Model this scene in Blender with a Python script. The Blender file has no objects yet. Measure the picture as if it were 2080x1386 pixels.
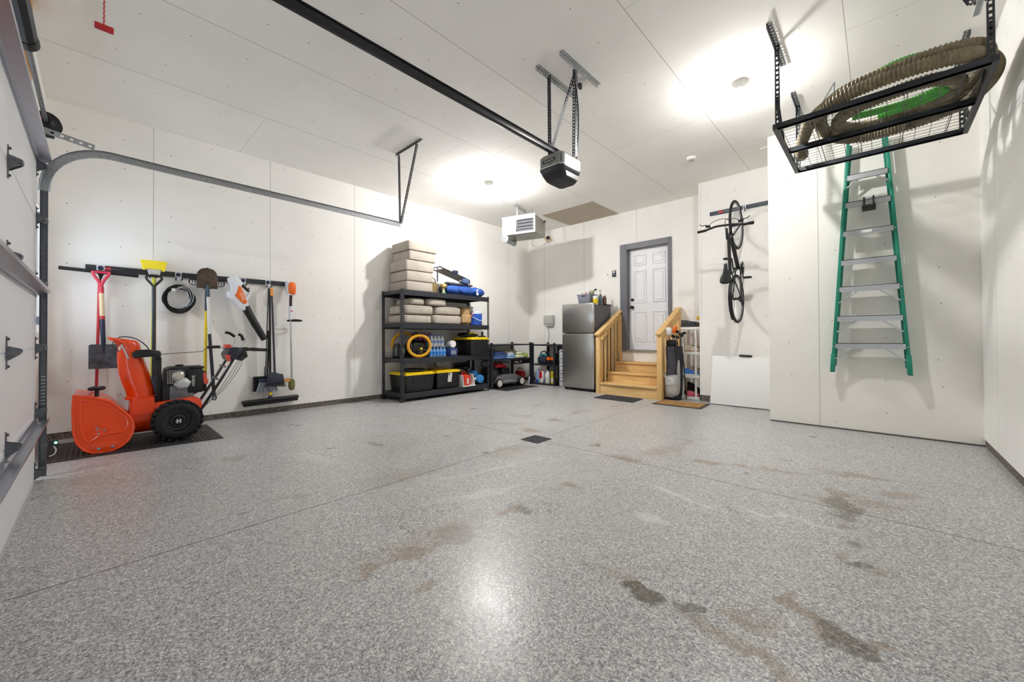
import bpy, bmesh, math, random
from mathutils import Vector, Matrix, Euler
random.seed(7)
SC = bpy.context.scene
COL = SC.collection
R = math.radians
PI = math.pi

# ---------------------------------------------------------------- camera, world, lamps, exposure
CAMX, CAMZ = 6.2636, 1.0646
cd = bpy.data.cameras.new('camera'); co = bpy.data.objects.new('camera', cd); COL.objects.link(co)
YAW, PIT, ROL = 0.7545, 0.0093, -0.004
_f = Vector((-math.sin(YAW)*math.cos(PIT), math.cos(YAW)*math.cos(PIT), math.sin(PIT)))
_r = Vector((math.cos(YAW), math.sin(YAW), 0)); _u = _r.cross(_f)
_r2 = _r*math.cos(ROL) + _u*math.sin(ROL); _u2 = -_r*math.sin(ROL) + _u*math.cos(ROL)
co.matrix_world = Matrix(((_r2.x, _u2.x, -_f.x, CAMX), (_r2.y, _u2.y, -_f.y, 0), (_r2.z, _u2.z, -_f.z, CAMZ), (0, 0, 0, 1)))
cd.sensor_fit = 'HORIZONTAL'; cd.sensor_width = 36
cd.lens = 36*792.3/2080; cd.shift_y = -16.6/2080; cd.clip_start = .02
SC.camera = co
SC.view_settings.view_transform = 'Standard'; SC.view_settings.look = 'None'
SC.view_settings.gamma = 1; SC.view_settings.use_curve_mapping = False
SC.view_settings.exposure = .98
SC.cycles.max_bounces = 16; SC.cycles.diffuse_bounces = 12; SC.cycles.adaptive_threshold = .02; SC.cycles.glossy_bounces = 6
w = bpy.data.worlds.new('daylight'); SC.world = w; w.use_nodes = True
w.node_tree.nodes['Background'].inputs[0].default_value = (.75, .87, 1, 1)
w.node_tree.nodes['Background'].inputs[1].default_value = 6.5
LX, BY, LADY, BIKEY, RX, CZ = 0.0, 7.286, 5.776, 6.757, 6.984, 3.5617
FY = -.376            # inner face of the wall with the overhead door

# ---------------------------------------------------------------- mesh helpers
class MB:
    def __init__(s): s.bm = bmesh.new()
    def _bev(s, vs, bev, seg=2):
        if bev:
            es = list({e for v in vs for e in v.link_edges})
            bmesh.ops.bevel(s.bm, geom=es, offset=bev, segments=seg, affect='EDGES', profile=.5, clamp_overlap=True)
    def box(s, x0, x1, y0, y1, z0, z1, bev=0, seg=2):
        M = Matrix.Translation(((x0+x1)/2, (y0+y1)/2, (z0+z1)/2)) @ Matrix.Diagonal((abs(x1-x0), abs(y1-y0), abs(z1-z0), 1))
        r = bmesh.ops.create_cube(s.bm, size=1, matrix=M); s._bev(r['verts'], bev, seg); return s
    def obox(s, c, size, rot=(0, 0, 0), bev=0, seg=2):
        rm = rot.to_4x4() if isinstance(rot, Matrix) else Euler(rot).to_matrix().to_4x4()
        M = Matrix.Translation(c) @ rm @ Matrix.Diagonal((*size, 1))
        r = bmesh.ops.create_cube(s.bm, size=1, matrix=M); s._bev(r['verts'], bev, seg); return s
    def bar(s, p, q, w, h, up=(0, 0, 1), bev=0):
        p, q = Vector(p), Vector(q); d = (q-p); L = d.length; d.normalize(); up = Vector(up)
        x = d.cross(up)
        if x.length < 1e-4: x = d.cross(Vector((1, 0, 0)))
        x.normalize(); u = x.cross(d)
        m = Matrix((x, d, u)).transposed()
        return s.obox((p+q)/2, (w, L, h), m, bev)
    def cyl(s, p, q, r, r2=None, seg=16):
        p, q = Vector(p), Vector(q); d = q-p
        M = Matrix.Translation((p+q)/2) @ d.to_track_quat('Z', 'Y').to_matrix().to_4x4()
        bmesh.ops.create_cone(s.bm, cap_ends=True, segments=seg, radius1=r, radius2=r if r2 is None else r2, depth=d.length, matrix=M); return s
    def tube(s, pts, r, seg=8, closed=False, sub=0, rf=None, flat=1, cap=True):
        pts = [Vector(p) for p in pts]
        if sub: pts = catmull(pts, sub, closed)
        n = len(pts); rings = []; prev = None
        for i in range(n):
            a = pts[i-1] if (i > 0 or closed) else pts[0]; b = pts[(i+1) % n] if (i < n-1 or closed) else pts[-1]
            t = (b-a).normalized()
            if prev is None:
                x = t.cross(Vector((0, 0, 1)))
                if x.length < 1e-3: x = t.cross(Vector((1, 0, 0)))
            else: x = prev - t*prev.dot(t)
            x.normalize(); prev = x; y = t.cross(x)
            rr = rf(i/(n-1) if n > 1 else 0, i) if rf else r
            rings.append([s.bm.verts.new(pts[i] + x*(rr*math.cos(2*PI*k/seg)) + y*(rr*flat*math.sin(2*PI*k/seg))) for k in range(seg)])
        for i in range(n if closed else n-1):
            A, B = rings[i], rings[(i+1) % n]
            for k in range(seg): s.bm.faces.new((A[k], A[(k+1) % seg], B[(k+1) % seg], B[k]))
        if not closed and cap:
            s.bm.faces.new(rings[0][::-1]); s.bm.faces.new(rings[-1])
        return s
    def lathe(s, prof, o=(0, 0, 0), axis=(0, 0, 1), seg=24, cap=True):
        q = Vector(axis).to_track_quat('Z', 'Y').to_matrix(); o = Vector(o); rings = []
        for r, h in prof:
            if r < 1e-5: rings.append([s.bm.verts.new(o + q @ Vector((0, 0, h)))])
            else: rings.append([s.bm.verts.new(o + q @ Vector((r*math.cos(2*PI*k/seg), r*math.sin(2*PI*k/seg), h))) for k in range(seg)])
        for A, B in zip(rings, rings[1:]):
            for k in range(seg):
                a, b = A[k % len(A)], A[(k+1) % len(A)]; c, d = B[(k+1) % len(B)], B[k % len(B)]
                f = []
                for v in (a, b, c, d):
                    if v not in f: f.append(v)
                if len(f) > 2: s.bm.faces.new(f)
        if cap and len(rings[0]) > 1: s.bm.faces.new(rings[0][::-1])
        if cap and len(rings[-1]) > 1: s.bm.faces.new(rings[-1])
        return s
    def prism(s, poly, axis, a, b, bev=0, top=None):
        def P(u, v, t): return {'x': (t, u, v), 'y': (u, t, v), 'z': (u, v, t)}[axis]
        A = [s.bm.verts.new(P(u, v, a)) for u, v in poly]; B = [s.bm.verts.new(P(u, v, b)) for u, v in (top or poly)]
        n = len(poly); fs = [s.bm.faces.new(A), s.bm.faces.new(B[::-1])]
        for i in range(n): fs.append(s.bm.faces.new((A[i], B[i], B[(i+1) % n], A[(i+1) % n])))
        bmesh.ops.recalc_face_normals(s.bm, faces=fs); s._bev(A+B, bev); return s
    def loft(s, rings, caps=True, closed=True):
        V = [[s.bm.verts.new(p) for p in r] for r in rings]; n = len(V[0])
        for A, B in zip(V, V[1:]):
            for k in range(n if closed else n-1): s.bm.faces.new((A[k], A[(k+1) % n], B[(k+1) % n], B[k]))
        if caps and closed: s.bm.faces.new(V[0][::-1]); s.bm.faces.new(V[-1])
        return s
    def grid(s, f, nu, nv):
        V = [[s.bm.verts.new(f(i/nu, j/nv)) for j in range(nv+1)] for i in range(nu+1)]
        for i in range(nu):
            for j in range(nv): s.bm.faces.new((V[i][j], V[i+1][j], V[i+1][j+1], V[i][j+1]))
        return s
    def ball(s, c, r, seg=16, rings=10, rot=None):
        r = (r, r, r) if isinstance(r, (int, float)) else r
        M = Matrix.Translation(c) @ (Euler(rot).to_matrix().to_4x4() if rot else Matrix()) @ Matrix.Diagonal((*r, 1))
        bmesh.ops.create_uvsphere(s.bm, u_segments=seg, v_segments=rings, radius=1, matrix=M); return s
    def pillow(s, c, size, e=.35, n=24, rot=None, wob=0):
        """superellipsoid: a stuffed or rounded box"""
        M = Matrix.Translation(c) @ (Euler(rot).to_matrix().to_4x4() if rot else Matrix())
        a, b, h = size[0]/2, size[1]/2, size[2]/2; ph = random.random()*6
        def sp(x): return math.copysign(abs(x)**e, x)
        rings = []
        for i in range(1, n//2):
            t = -PI/2 + PI*i/(n//2)
            rings.append([(a*sp(math.cos(t))*sp(math.cos(k*2*PI/n)), b*sp(math.cos(t))*sp(math.sin(k*2*PI/n)), h*sp(math.sin(t))) for k in range(n)])
        V = []
        for r in rings:
            V.append([])
            for p in r:
                p = Vector(p)
                if wob: p *= 1 + wob*math.sin(p.x*31+ph)*math.cos(p.y*27+ph) + wob*.6*math.sin(p.z*43+p.x*17)
                V[-1].append(s.bm.verts.new(M @ p))
        for A, B in zip(V, V[1:]):
            for k in range(n): s.bm.faces.new((A[k], A[(k+1) % n], B[(k+1) % n], B[k]))
        s.bm.faces.new(V[0][::-1]); s.bm.faces.new(V[-1]); return s
    def perf(s, p, q, w, side, pitch=.03, th=.002, hole=.45, rail=.3):
        """flat steel strip from p to q, width w along side, with a row of real slots"""
        p, q, side = Vector(p), Vector(q), Vector(side).normalized(); d = (q-p); L = d.length; d.normalize(); nrm = d.cross(side)
        rw = w*rail
        for k in (-1, 1): o = side*(k*(w-rw)/2); s.bar(p+o, q+o, rw, th, nrm)
        n = max(1, round(L/pitch))
        for i in range(n+1):
            c = p + d*(L*i/n); hl = pitch*(1-hole)/2
            a = max(0, L*i/n-hl); b = min(L, L*i/n+hl)
            s.bar(p+d*a, p+d*b, w-2*rw+.002, th*.98, nrm)
        return s
    def perfL(s, p, q, w, s1, s2, pitch=.03, th=.002):
        """slotted steel angle: two flanges s1 and s2 meeting on the line p-q"""
        p, q = Vector(p), Vector(q)
        for sd in (s1, s2):
            o = Vector(sd).normalized()*w/2; s.perf(p+o, q+o, w, sd, pitch, th)
        return s
    def solid(s, th):
        bmesh.ops.recalc_face_normals(s.bm, faces=s.bm.faces)
        bmesh.ops.solidify(s.bm, geom=list(s.bm.faces), thickness=th); return s
    def build(s, name, mat, parent=None, loc=None, label=None, cat=None, group=None, kind=None, flat=False, ang=35, xf=None, recalc=True):
        me = bpy.data.meshes.new(name)
        if recalc: bmesh.ops.recalc_face_normals(s.bm, faces=s.bm.faces)
        if xf is not None: bmesh.ops.transform(s.bm, matrix=xf, verts=s.bm.verts)
        base = Vector(loc) if loc else None
        if parent is not None: base = parent.get('_w') and Vector(parent['_w'])
        if parent is None and base is None:
            xs = [v.co for v in s.bm.verts]
            base = Vector(((min(v.x for v in xs)+max(v.x for v in xs))/2, (min(v.y for v in xs)+max(v.y for v in xs))/2, min(v.z for v in xs)))
        if base is not None: bmesh.ops.translate(s.bm, vec=-base, verts=s.bm.verts)
        s.bm.to_mesh(me); s.bm.free()
        if not flat:
            me.shade_smooth(); me.set_sharp_from_angle(angle=R(ang))
        me.materials.append(mat)
        o = bpy.data.objects.new(name, me); COL.objects.link(o)
        if parent is not None:
            o.parent = parent; o['_w'] = list(base or (0, 0, 0))
            # parts of parts sit at the same origin as their thing
        else:
            o.location = base; o['_w'] = list(base)
        tag(o, label, cat, group, kind); return o

def catmull(pts, sub, closed=False):
    n = len(pts); out = []
    for i in range(n if closed else n-1):
        p0 = pts[i-1] if (i > 0 or closed) else pts[0]; p1 = pts[i]; p2 = pts[(i+1) % n]
        p3 = pts[(i+2) % n] if (i+2 < n or closed) else pts[-1]
        for k in range(sub):
            t = k/sub
            out.append(.5*((2*p1)+(-p0+p2)*t+(2*p0-5*p1+4*p2-p3)*t*t+(-p0+3*p1-3*p2+p3)*t**3))
    if not closed: out.append(pts[-1])
    return out
def tag(o, label=None, cat=None, group=None, kind=None):
    if label: o['label'] = label
    if cat: o['category'] = cat
    if group: o['group'] = group
    if kind: o['kind'] = kind
def thing(name, label, cat, loc=(0, 0, 0), group=None, kind=None):
    o = bpy.data.objects.new(name, None); COL.objects.link(o); o.location = loc; o['_w'] = list(loc)
    o.empty_display_size = .05
    tag(o, label, cat, group, kind); return o
def copy_thing(root, delta, label, rz=None, group=None):
    def cp(o, par):
        c = o.copy(); COL.objects.link(c)
        if par is not None: c.parent = par
        for ch in [x for x in KIDS.get(o.name, [])]: cp(ch, c)
        return c
    KIDS.clear()
    for ob in COL.objects:
        if ob.parent: KIDS.setdefault(ob.parent.name, []).append(ob)
    r = cp(root, None); r.location = Vector(root.location) + Vector(delta)
    if rz is not None: r.rotation_euler = (0, 0, rz)
    r['label'] = label
    if group: r['group'] = group
    return r
KIDS = {}
def text(name, body, mat, parent, size, M, ext=.0008, align='CENTER', wx=1.0):
    cu = bpy.data.curves.new(name, 'FONT'); cu.body = body; cu.size = size; cu.extrude = ext
    cu.align_x = align; cu.align_y = 'CENTER'
    ob = bpy.data.objects.new(name+'_src', cu); COL.objects.link(ob)
    dg = bpy.context.evaluated_depsgraph_get(); dg.update()
    me = bpy.data.meshes.new_from_object(ob.evaluated_get(dg)); bpy.data.objects.remove(ob); bpy.data.curves.remove(cu)
    me.transform(Matrix.Diagonal((wx, 1, 1, 1))); me.transform(M)
    me.transform(Matrix.Translation(-Vector(parent['_w'])))
    me.materials.clear(); me.materials.append(mat)
    o = bpy.data.objects.new(name, me); COL.objects.link(o); o.parent = parent; o['_w'] = list(parent['_w']); return o
def frame_M(o, x, y):
    x, y = Vector(x).normalized(), Vector(y).normalized(); z = x.cross(y)
    m = Matrix((x, y, z)).transposed().to_4x4(); m.translation = Vector(o); return m

# ---------------------------------------------------------------- materials
def srgb(h):
    c = [int(h[i:i+2], 16)/255 for i in (0, 2, 4)]
    return tuple(x/12.92 if x <= .04045 else ((x+.055)/1.055)**2.4 for x in c)
class NT:
    def __init__(s, name):
        s.m = bpy.data.materials.new(name); s.m.use_nodes = True; s.t = s.m.node_tree
        s.bsdf = s.t.nodes['Principled BSDF']
    def n(s, ty, **k):
        nd = s.t.nodes.new(ty)
        for a, v in k.items():
            if a[0] == '_': nd.inputs[int(a[1:]) if a[1:].isdigit() else a[1:].replace('_', ' ')]; s.set(nd.inputs[int(a[1:]) if a[1:].isdigit() else a[1:].replace('_', ' ')], v)
            else: setattr(nd, a, v)
        return nd
    def set(s, inp, v):
        if isinstance(v, bpy.types.NodeSocket): s.t.links.new(v, inp)
        else: inp.default_value = v
    def math(s, op, a, b=0.0, c=0.0, clamp=False):
        nd = s.t.nodes.new('ShaderNodeMath'); nd.operation = op; nd.use_clamp = clamp
        s.set(nd.inputs[0], a); s.set(nd.inputs[1], b); s.set(nd.inputs[2], c); return nd.outputs[0]
    def mix(s, f, a, b, mode='MIX'):
        nd = s.t.nodes.new('ShaderNodeMix'); nd.data_type = 'RGBA'; nd.blend_type = mode
        s.set(nd.inputs[0], f)
        for i, v in ((6, a), (7, b)): s.set(nd.inputs[i], (*v, 1) if isinstance(v, tuple) and len(v) == 3 else v)
        return nd.outputs[2]
    def pos(s):
        g = s.n('ShaderNodeNewGeometry'); sp = s.n('ShaderNodeSeparateXYZ', _0=g.outputs['Position'])
        return g.outputs['Position'], sp.outputs[0], sp.outputs[1], sp.outputs[2]
    def noise(s, scale, detail=2, rough=.5, vec=None):
        nd = s.n('ShaderNodeTexNoise'); nd.inputs['Scale'].default_value = scale; nd.inputs['Detail'].default_value = detail; nd.inputs['Roughness'].default_value = rough
        if vec is None: vec = s.n('ShaderNodeNewGeometry').outputs['Position']
        s.set(nd.inputs['Vector'], vec); return nd.outputs['Fac']
    def ramp(s, f, lo, hi):
        nd = s.n('ShaderNodeMapRange', clamp=True); s.set(nd.inputs[0], f); nd.inputs[1].default_value = lo; nd.inputs[2].default_value = hi; return nd.outputs[0]
    def bump(s, h, strength=.2, dist=.01):
        nd = s.n('ShaderNodeBump'); nd.inputs['Strength'].default_value = strength; nd.inputs['Distance'].default_value = dist
        s.set(nd.inputs['Height'], h); s.set(s.bsdf.inputs['Normal'], nd.outputs[0])
    def out(s, color=None, rough=None, metal=None, **k):
        if color is not None: s.set(s.bsdf.inputs['Base Color'], (*color, 1) if isinstance(color, tuple) and len(color) == 3 else color)
        if rough is not None: s.set(s.bsdf.inputs['Roughness'], rough)
        if metal is not None: s.set(s.bsdf.inputs['Metallic'], metal)
        for a, v in k.items(): s.set(s.bsdf.inputs[a.replace('_', ' ')], v)
        return s.m
def M_(name, hexc, rough=.5, metal=0, var=0, vs=20, bump=0, bs=200, **k):
    t = NT(name); c = srgb(hexc); col = c
    if var:
        f = t.ramp(t.noise(vs, 3), .3, .7)
        col = t.mix(f, tuple(x*(1-var) for x in c), tuple(min(1, x*(1+var)) for x in c))
    if bump: t.bump(t.noise(bs, 2), bump, .003)
    return t.out(col, rough, metal, **k)
BLACK = M_('black_plastic', '101114', .5, var=.1, vs=30)
DARKST = M_('black_steel', '2a2c33', .45, .15, var=.08, vs=15)
RUBBER = M_('black_rubber', '111214', .75, var=.15, vs=40, bump=.2, bs=300)
GALV = M_('galvanised_steel', 'a5a8aa', .38, .85, var=.12, vs=40)
GALVD = M_('dark_galvanised_steel', '6d7075', .4, .8, var=.15, vs=40)
STEEL = M_('bright_steel', 'd0d2d4', .25, .95)
WHITEP = M_('white_plastic', 'e9e9e6', .4)
WHITEPAINT = M_('white_paint', 'e8e9ea', .35)
GREYP = M_('grey_plastic', '8d8f96', .5)
YELLOW = M_('yellow_plastic', 'f2d313', .4)
RED = M_('red_plastic', 'c4212c', .38)
ORANGE = M_('orange_plastic', 'ee6a12', .4)
BLUE = M_('blue_plastic', '2457b8', .4)
NAVY = M_('navy_plastic', '1d2b45', .5)
CREAM = M_('beige_plastic', 'c9b48a', .55)
# ---------------------------------------------------------------- setting
def drywall(name, ax, seams, col='f1efeb', crosses=(), sp=.4064, zoff=.1, seamw=.003):
    t = NT(name); P, X, Y, Z = t.pos(); c = srgb(col)
    U = X if ax == 'x' else Y; V = Y if name.endswith('ceiling') else Z
    f = None
    for s_ in seams:
        m = t.math('COMPARE', U, s_, seamw); f = m if f is None else t.math('MAXIMUM', f, m)
    for (a, b, v) in crosses:
        m = t.math('MULTIPLY', t.math('COMPARE', V, v, .0022), t.math('COMPARE', U, (a+b)/2, abs(b-a)/2))
        f = t.math('MAXIMUM', f, t.math('MULTIPLY', m, .75))
    # screw heads: one per cell, jittered
    cu = t.math('DIVIDE', U, sp); cv = t.math('DIVIDE', t.math('ADD', V, zoff), .41)
    iu = t.math('FLOOR', cu); iv = t.math('FLOOR', cv)
    cb = t.n('ShaderNodeCombineXYZ', _0=iu, _1=iv)
    wn = t.n('ShaderNodeTexWhiteNoise', noise_dimensions='2D'); t.set(wn.inputs['Vector'], cb.outputs[0])
    sc = t.n('ShaderNodeSeparateColor'); t.set(sc.inputs[0], wn.outputs['Color'])
    du = t.math('MULTIPLY', t.math('SUBTRACT', t.math('SUBTRACT', cu, iu), t.math('MULTIPLY_ADD', sc.outputs[0], .12, .44)), sp)
    dv = t.math('MULTIPLY', t.math('SUBTRACT', t.math('SUBTRACT', cv, iv), t.math('MULTIPLY_ADD', sc.outputs[1], .6, .2)), .41)
    d = t.math('SQRT', t.math('ADD', t.math('MULTIPLY', du, du), t.math('MULTIPLY', dv, dv)))
    scr = t.math('MULTIPLY', t.math('LESS_THAN', d, .0062), t.math('GREATER_THAN', sc.outputs[2], .18))
    # paper faced board: faint mottling and scuffs
    n1 = t.ramp(t.noise(1.3, 4, .6), .35, .65); n2 = t.ramp(t.noise(9, 5, .7), .66, .8)
    base = t.mix(n1, tuple(x*.965 for x in c), tuple(min(1, x*1.015) for x in c))
    base = t.mix(t.math('MULTIPLY', n2, .07), base, srgb('8f8b84'))
    base = t.mix(t.math('MULTIPLY', f, .6), base, srgb('6f6a60')) if f is not None else base
    base = t.mix(t.math('MULTIPLY', scr, .7), base, srgb('5a5650'))
    return t.out(base, .82)
def structure(mb, name, mat, parent=None, **k):
    return mb.build(name, mat, parent, kind='structure' if parent is None else None, **k)

# floor: epoxy with vinyl flakes, saw cuts, and the marks people left on it
def floor_mat():
    t = NT('flake_epoxy_floor'); P, X, Y, Z = t.pos()
    v1 = t.n('ShaderNodeTexVoronoi', feature='F1'); v1.inputs['Scale'].default_value = 190; t.set(v1.inputs['Vector'], P)
    s1 = t.n('ShaderNodeSeparateColor'); t.set(s1.inputs[0], v1.outputs['Color'])
    v2 = t.n('ShaderNodeTexVoronoi', feature='F1'); v2.inputs['Scale'].default_value = 95; t.set(v2.inputs['Vector'], P)
    s2 = t.n('ShaderNodeSeparateColor'); t.set(s2.inputs[0], v2.outputs['Color'])
    fl = t.math('ADD', t.math('MULTIPLY', s1.outputs[0], .72), t.math('MULTIPLY', s2.outputs[1], .28))
    cr = t.n('ShaderNodeValToRGB'); el = cr.color_ramp.elements
    el[0].position = .12; el[0].color = (*srgb('6a6b6e'), 1); el[1].position = .9; el[1].color = (*srgb('e6e5e3'), 1)
    e = el.new(.36); e.color = (*srgb('9c9c9f'), 1); e = el.new(.62); e.color = (*srgb('b7b6b5'), 1)
    t.set(cr.inputs[0], fl); col = cr.outputs[0]
    # worn, dusty area around the drain, darker clean edges
    dx = t.math('SUBTRACT', X, 4.2); dy = t.math('SUBTRACT', Y, 3.0)
    dd = t.math('SQRT', t.math('ADD', t.math('MULTIPLY', dx, dx), t.math('MULTIPLY', dy, dy)))
    dust = t.math('MULTIPLY', t.math('SUBTRACT', 1.0, t.ramp(dd, .4, 3.4)), t.ramp(t.noise(1.1, 5, .6), .3, .7))
    col = t.mix(t.math('MULTIPLY', dust, .5), col, srgb('c6c5c0'))
    swirl = t.ramp(t.noise(.8, 6, .65), .5, .75)
    col = t.mix(t.math('MULTIPLY', swirl, .16), col, srgb('8c8374'))
    # distorted position so the marks have ragged outlines
    dn = t.n('ShaderNodeTexNoise'); dn.inputs['Scale'].default_value = 5.5; dn.inputs['Detail'].default_value = 4; t.set(dn.inputs['Vector'], P)
    ds = t.n('ShaderNodeSeparateColor'); t.set(ds.inputs[0], dn.outputs['Color'])
    XD = t.math('MULTIPLY_ADD', t.math('SUBTRACT', ds.outputs[0], .5), .34, X); YD = t.math('MULTIPLY_ADD', t.math('SUBTRACT', ds.outputs[1], .5), .34, Y)
    grit = t.ramp(t.noise(42, 3, .7), .3, .62)
    def blob(x, y, rx, ry, ang, k, hexc, soft=.6, gr=True):
        nonlocal col
        ca, sa = math.cos(R(ang)), math.sin(R(ang))
        ux = t.math('SUBTRACT', XD, x); uy = t.math('SUBTRACT', YD, y)
        a = t.math('ADD', t.math('MULTIPLY', ux, ca/rx), t.math('MULTIPLY', uy, sa/rx))
        b = t.math('ADD', t.math('MULTIPLY', ux, -sa/ry), t.math('MULTIPLY', uy, ca/ry))
        d = t.math('ADD', t.math('MULTIPLY', a, a), t.math('MULTIPLY', b, b))
        m = t.math('SUBTRACT', 1.0, t.ramp(d, 1-soft, 1.15))
        if gr: m = t.math('MULTIPLY', m, t.math('MULTIPLY_ADD', grit, .55, .45))
        col = t.mix(t.math('MULTIPLY', m, min(.95, k*1.35)), col, srgb(hexc))
    for a in STAINS: blob(*a)
    rough = t.math('MULTIPLY_ADD', t.noise(2.2, 4, .6), .26, .19)
    # saw cuts
    cut = t.math('MAXIMUM', t.math('COMPARE', X, 3.672, .0045), t.math('COMPARE', Y, 3.118, .0045))
    col = t.mix(t.math('MULTIPLY', cut, .9), col, srgb('4b4640'))
    h = t.math('ADD', t.math('MULTIPLY', s1.outputs[1], .6), t.noise(60, 2))
    t.bump(h, .22, .004)
    return t.out(col, rough, 0, Specular_IOR_Level=.5)
BR, DK, LT = '846b4a', '50422f', 'dfdedb'
STAINS = [
    (5.56, 1.545, .12, .052, 20, .85, '43392a', .35), (5.72, 1.62, .03, .035, 0, .6, '5b564c', .4),
    (6.03, 1.85, .05, .10, 10, .5, BR, .6), (6.10, 1.80, .05, .05, 0, .62, DK, .6), (6.19, 1.81, .065, .04, 10, .62, DK, .6), (6.28, 1.84, .06, .03, 30, .4, BR, .7),
    (5.90, 1.69, .10, .05, 0, .4, BR, .8), (5.42, 1.575, .22, .045, -5, .3, BR, .9), (5.90, 1.545, .26, .05, -10, .38, BR, .8), (6.04, 1.47, .12, .05, -30, .35, BR, .8),
    (6.08, 3.42, .13, .09, 5, .45, BR, .8), (6.10, 3.22, .085, .16, 10, .62, '6a604f', .6), (6.09, 3.03, .06, .08, 0, .45, DK, .7), (6.16, 2.64, .055, .05, 0, .45, DK, .7), (6.13, 2.83, .05, .06, 0, .4, BR, .7),
    (6.19, 2.42, .06, .03, 0, .55, DK, .7), (6.28, 2.40, .05, .04, 0, .35, BR, .8), (6.10, 2.44, .05, .05, 0, .3, BR, .8),
    (5.23, 3.53, .10, .06, 10, .55, BR, .7), (5.43, 3.62, .12, .045, 15, .5, BR, .8), (5.72, 3.70, .20, .05, 15, .45, BR, .8), (6.13, 3.93, .28, .07, 18, .42, BR, .8), (6.35, 3.66, .14, .10, 0, .4, BR, .8), (6.26, 3.33, .10, .08, 0, .35, BR, .8), (5.95, 3.21, .09, .03, 0, .4, BR, .8),
    (4.66, 3.16, .13, .13, 0, .5, BR, .8), (4.80, 3.55, .12, .28, -15, .32, BR, .9), (4.86, 4.05, .08, .3, -8, .22, BR, .9),
    (4.69, 1.78, .07, .06, 0, .55, DK, .7), (4.64, 2.30, .06, .06, 0, .45, BR, .7), (4.22, 3.30, .06, .04, 0, .6, DK, .6),
    (4.58, .82, .07, .06, 0, .45, BR, .7), (4.57, 1.05, .06, .20, -5, .5, BR, .7), (4.60, 1.36, .09, .15, -20, .55, '7d7467', .6), (4.61, 1.74, .05, .09, 0, .5, BR, .7), (4.5, 1.2, .10, .5, -5, .2, BR, .9), (4.83, .98, .04, .04, 0, .4, BR, .7),
    (3.42, .92, .05, .14, -25, .4, '8d8670', .8), (3.60, 1.62, .14, .40, -8, .32, '8d8670', .9), (2.13, .83, .10, .09, 0, .4, '77705f', .8), (1.95, .62, .06, .08, 0, .3, BR, .8),
    (3.61, 2.48, .05, .04, 0, .7, DK, .6), (2.62, 1.91, .13, .035, 40, .55, '6c6558', .6), (3.38, 3.36, .11, .09, 0, .5, BR, .7), (3.28, 3.98, .14, .08, 10, .55, '7a6548', .7), (2.75, 3.9, .2, .12, 20, .35, BR, .8), (2.9, 3.45, .3, .05, 30, .3, BR, .9), (3.2, 4.6, .08, .35, 0, .3, BR, .9), (2.4, 4.7, .35, .05, 0, .3, BR, .9), (3.75, 2.6, .12, .3, -5, .25, BR, .9),
    (5.20, 2.68, .20, .035, -22, .42, LT, .8, False), (5.45, 2.60, .12, .025, -5, .4, LT, .8, False), (5.27, 2.20, .16, .04, -18, .35, LT, .9, False), (5.78, 2.76, .20, .022, 12, .38, LT, .8, False), (4.33, 3.05, .17, .018, 0, .45, LT, .8, False), (4.2, 2.72, .02, .14, 60, .35, LT, .8, False), (6.0, 2.76, .14, .03, 0, .3, LT, .9, False),
    (4.0, 2.2, .04, .6, -14, .25, LT, .9, False), (4.3, 1.8, .05, .5, -20, .2, LT, .9, False), (2.2, 2.3, .5, .09, 30, .22, 'bcbfc6', .9, False), (1.7, 3.2, .5, .2, 40, .2, 'bcbfc6', .9, False), (2.6, 1.3, .4, .1, 20, .18, LT, .9, False),
]
structure(MB().box(-.15, 7.15, -.6, 7.5, -.12, 0), 'floor', floor_mat(), flat=True)
CEIL_SEAMS = (1.2115, 2.4307, 3.6499, 4.8691, 6.0883)
structure(MB().box(-.15, 7.15, -.6, 7.5, CZ, CZ+.12), 'ceiling', drywall('board_ceiling', 'x', CEIL_SEAMS, 'f3f1ed',
    [(0, 1.21, 1.305), (1.21, 2.43, 3.22), (2.43, 3.65, 3.73), (3.65, 4.87, 4.75), (4.87, 6.09, 2.75), (4.87, 6.09, 5.918), (6.09, 7, 4.2)], .6096), flat=True)
W_L = drywall('board_wall_left', 'y', [BY-3.1752-1.2192*i+.0 for i in range(4)] + [5.33, 6.55])
W_B = drywall('board_wall_back', 'x', [.48, 1.585, 2.80, 4.02])
W_N = drywall('board_wall_recess', 'x', [9.], 'f3f1ed')
W_I = drywall('board_wall_inner', 'x', [5.757], 'efece5')
W_R = drywall('board_wall_right', 'y', [1.5, 2.72, 3.94, 5.16], 'f0efec')
W_F = drywall('board_wall_front', 'x', [.9], 'f0efec')
CURBH = .076
structure(MB().box(-.14, 0, -.6, BY, CURBH, CZ), 'wall_left', W_L, flat=True)
DX0, DX1, DZ0, DZ1 = 2.575, 3.445, .79, 2.82      # opening of the house door
structure(MB().box(0, DX0, BY, BY+.14, CURBH, CZ).box(DX1, 4.16, BY, BY+.14, CURBH, CZ).box(DX0, DX1, BY, BY+.14, DZ1, CZ).box(DX0, DX1, BY, BY+.14, CURBH, DZ0), 'wall_back', W_B, flat=True)
structure(MB().box(4.15, 5.28, BIKEY, BIKEY+.4, .10, CZ).box(4.13, 4.158, BIKEY-.008, BIKEY+.53, .1, CZ), 'wall_recess', W_N, flat=True)
structure(MB().box(5.265, 7.1, LADY, LADY+.13, .012, CZ).box(5.265, 5.39, LADY+.13, BIKEY+.3, .012, CZ), 'wall_inner', W_I, flat=True)
structure(MB().box(RX, RX+.14, -.6, LADY+.2, CURBH, CZ), 'wall_right', W_R, flat=True)
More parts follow.
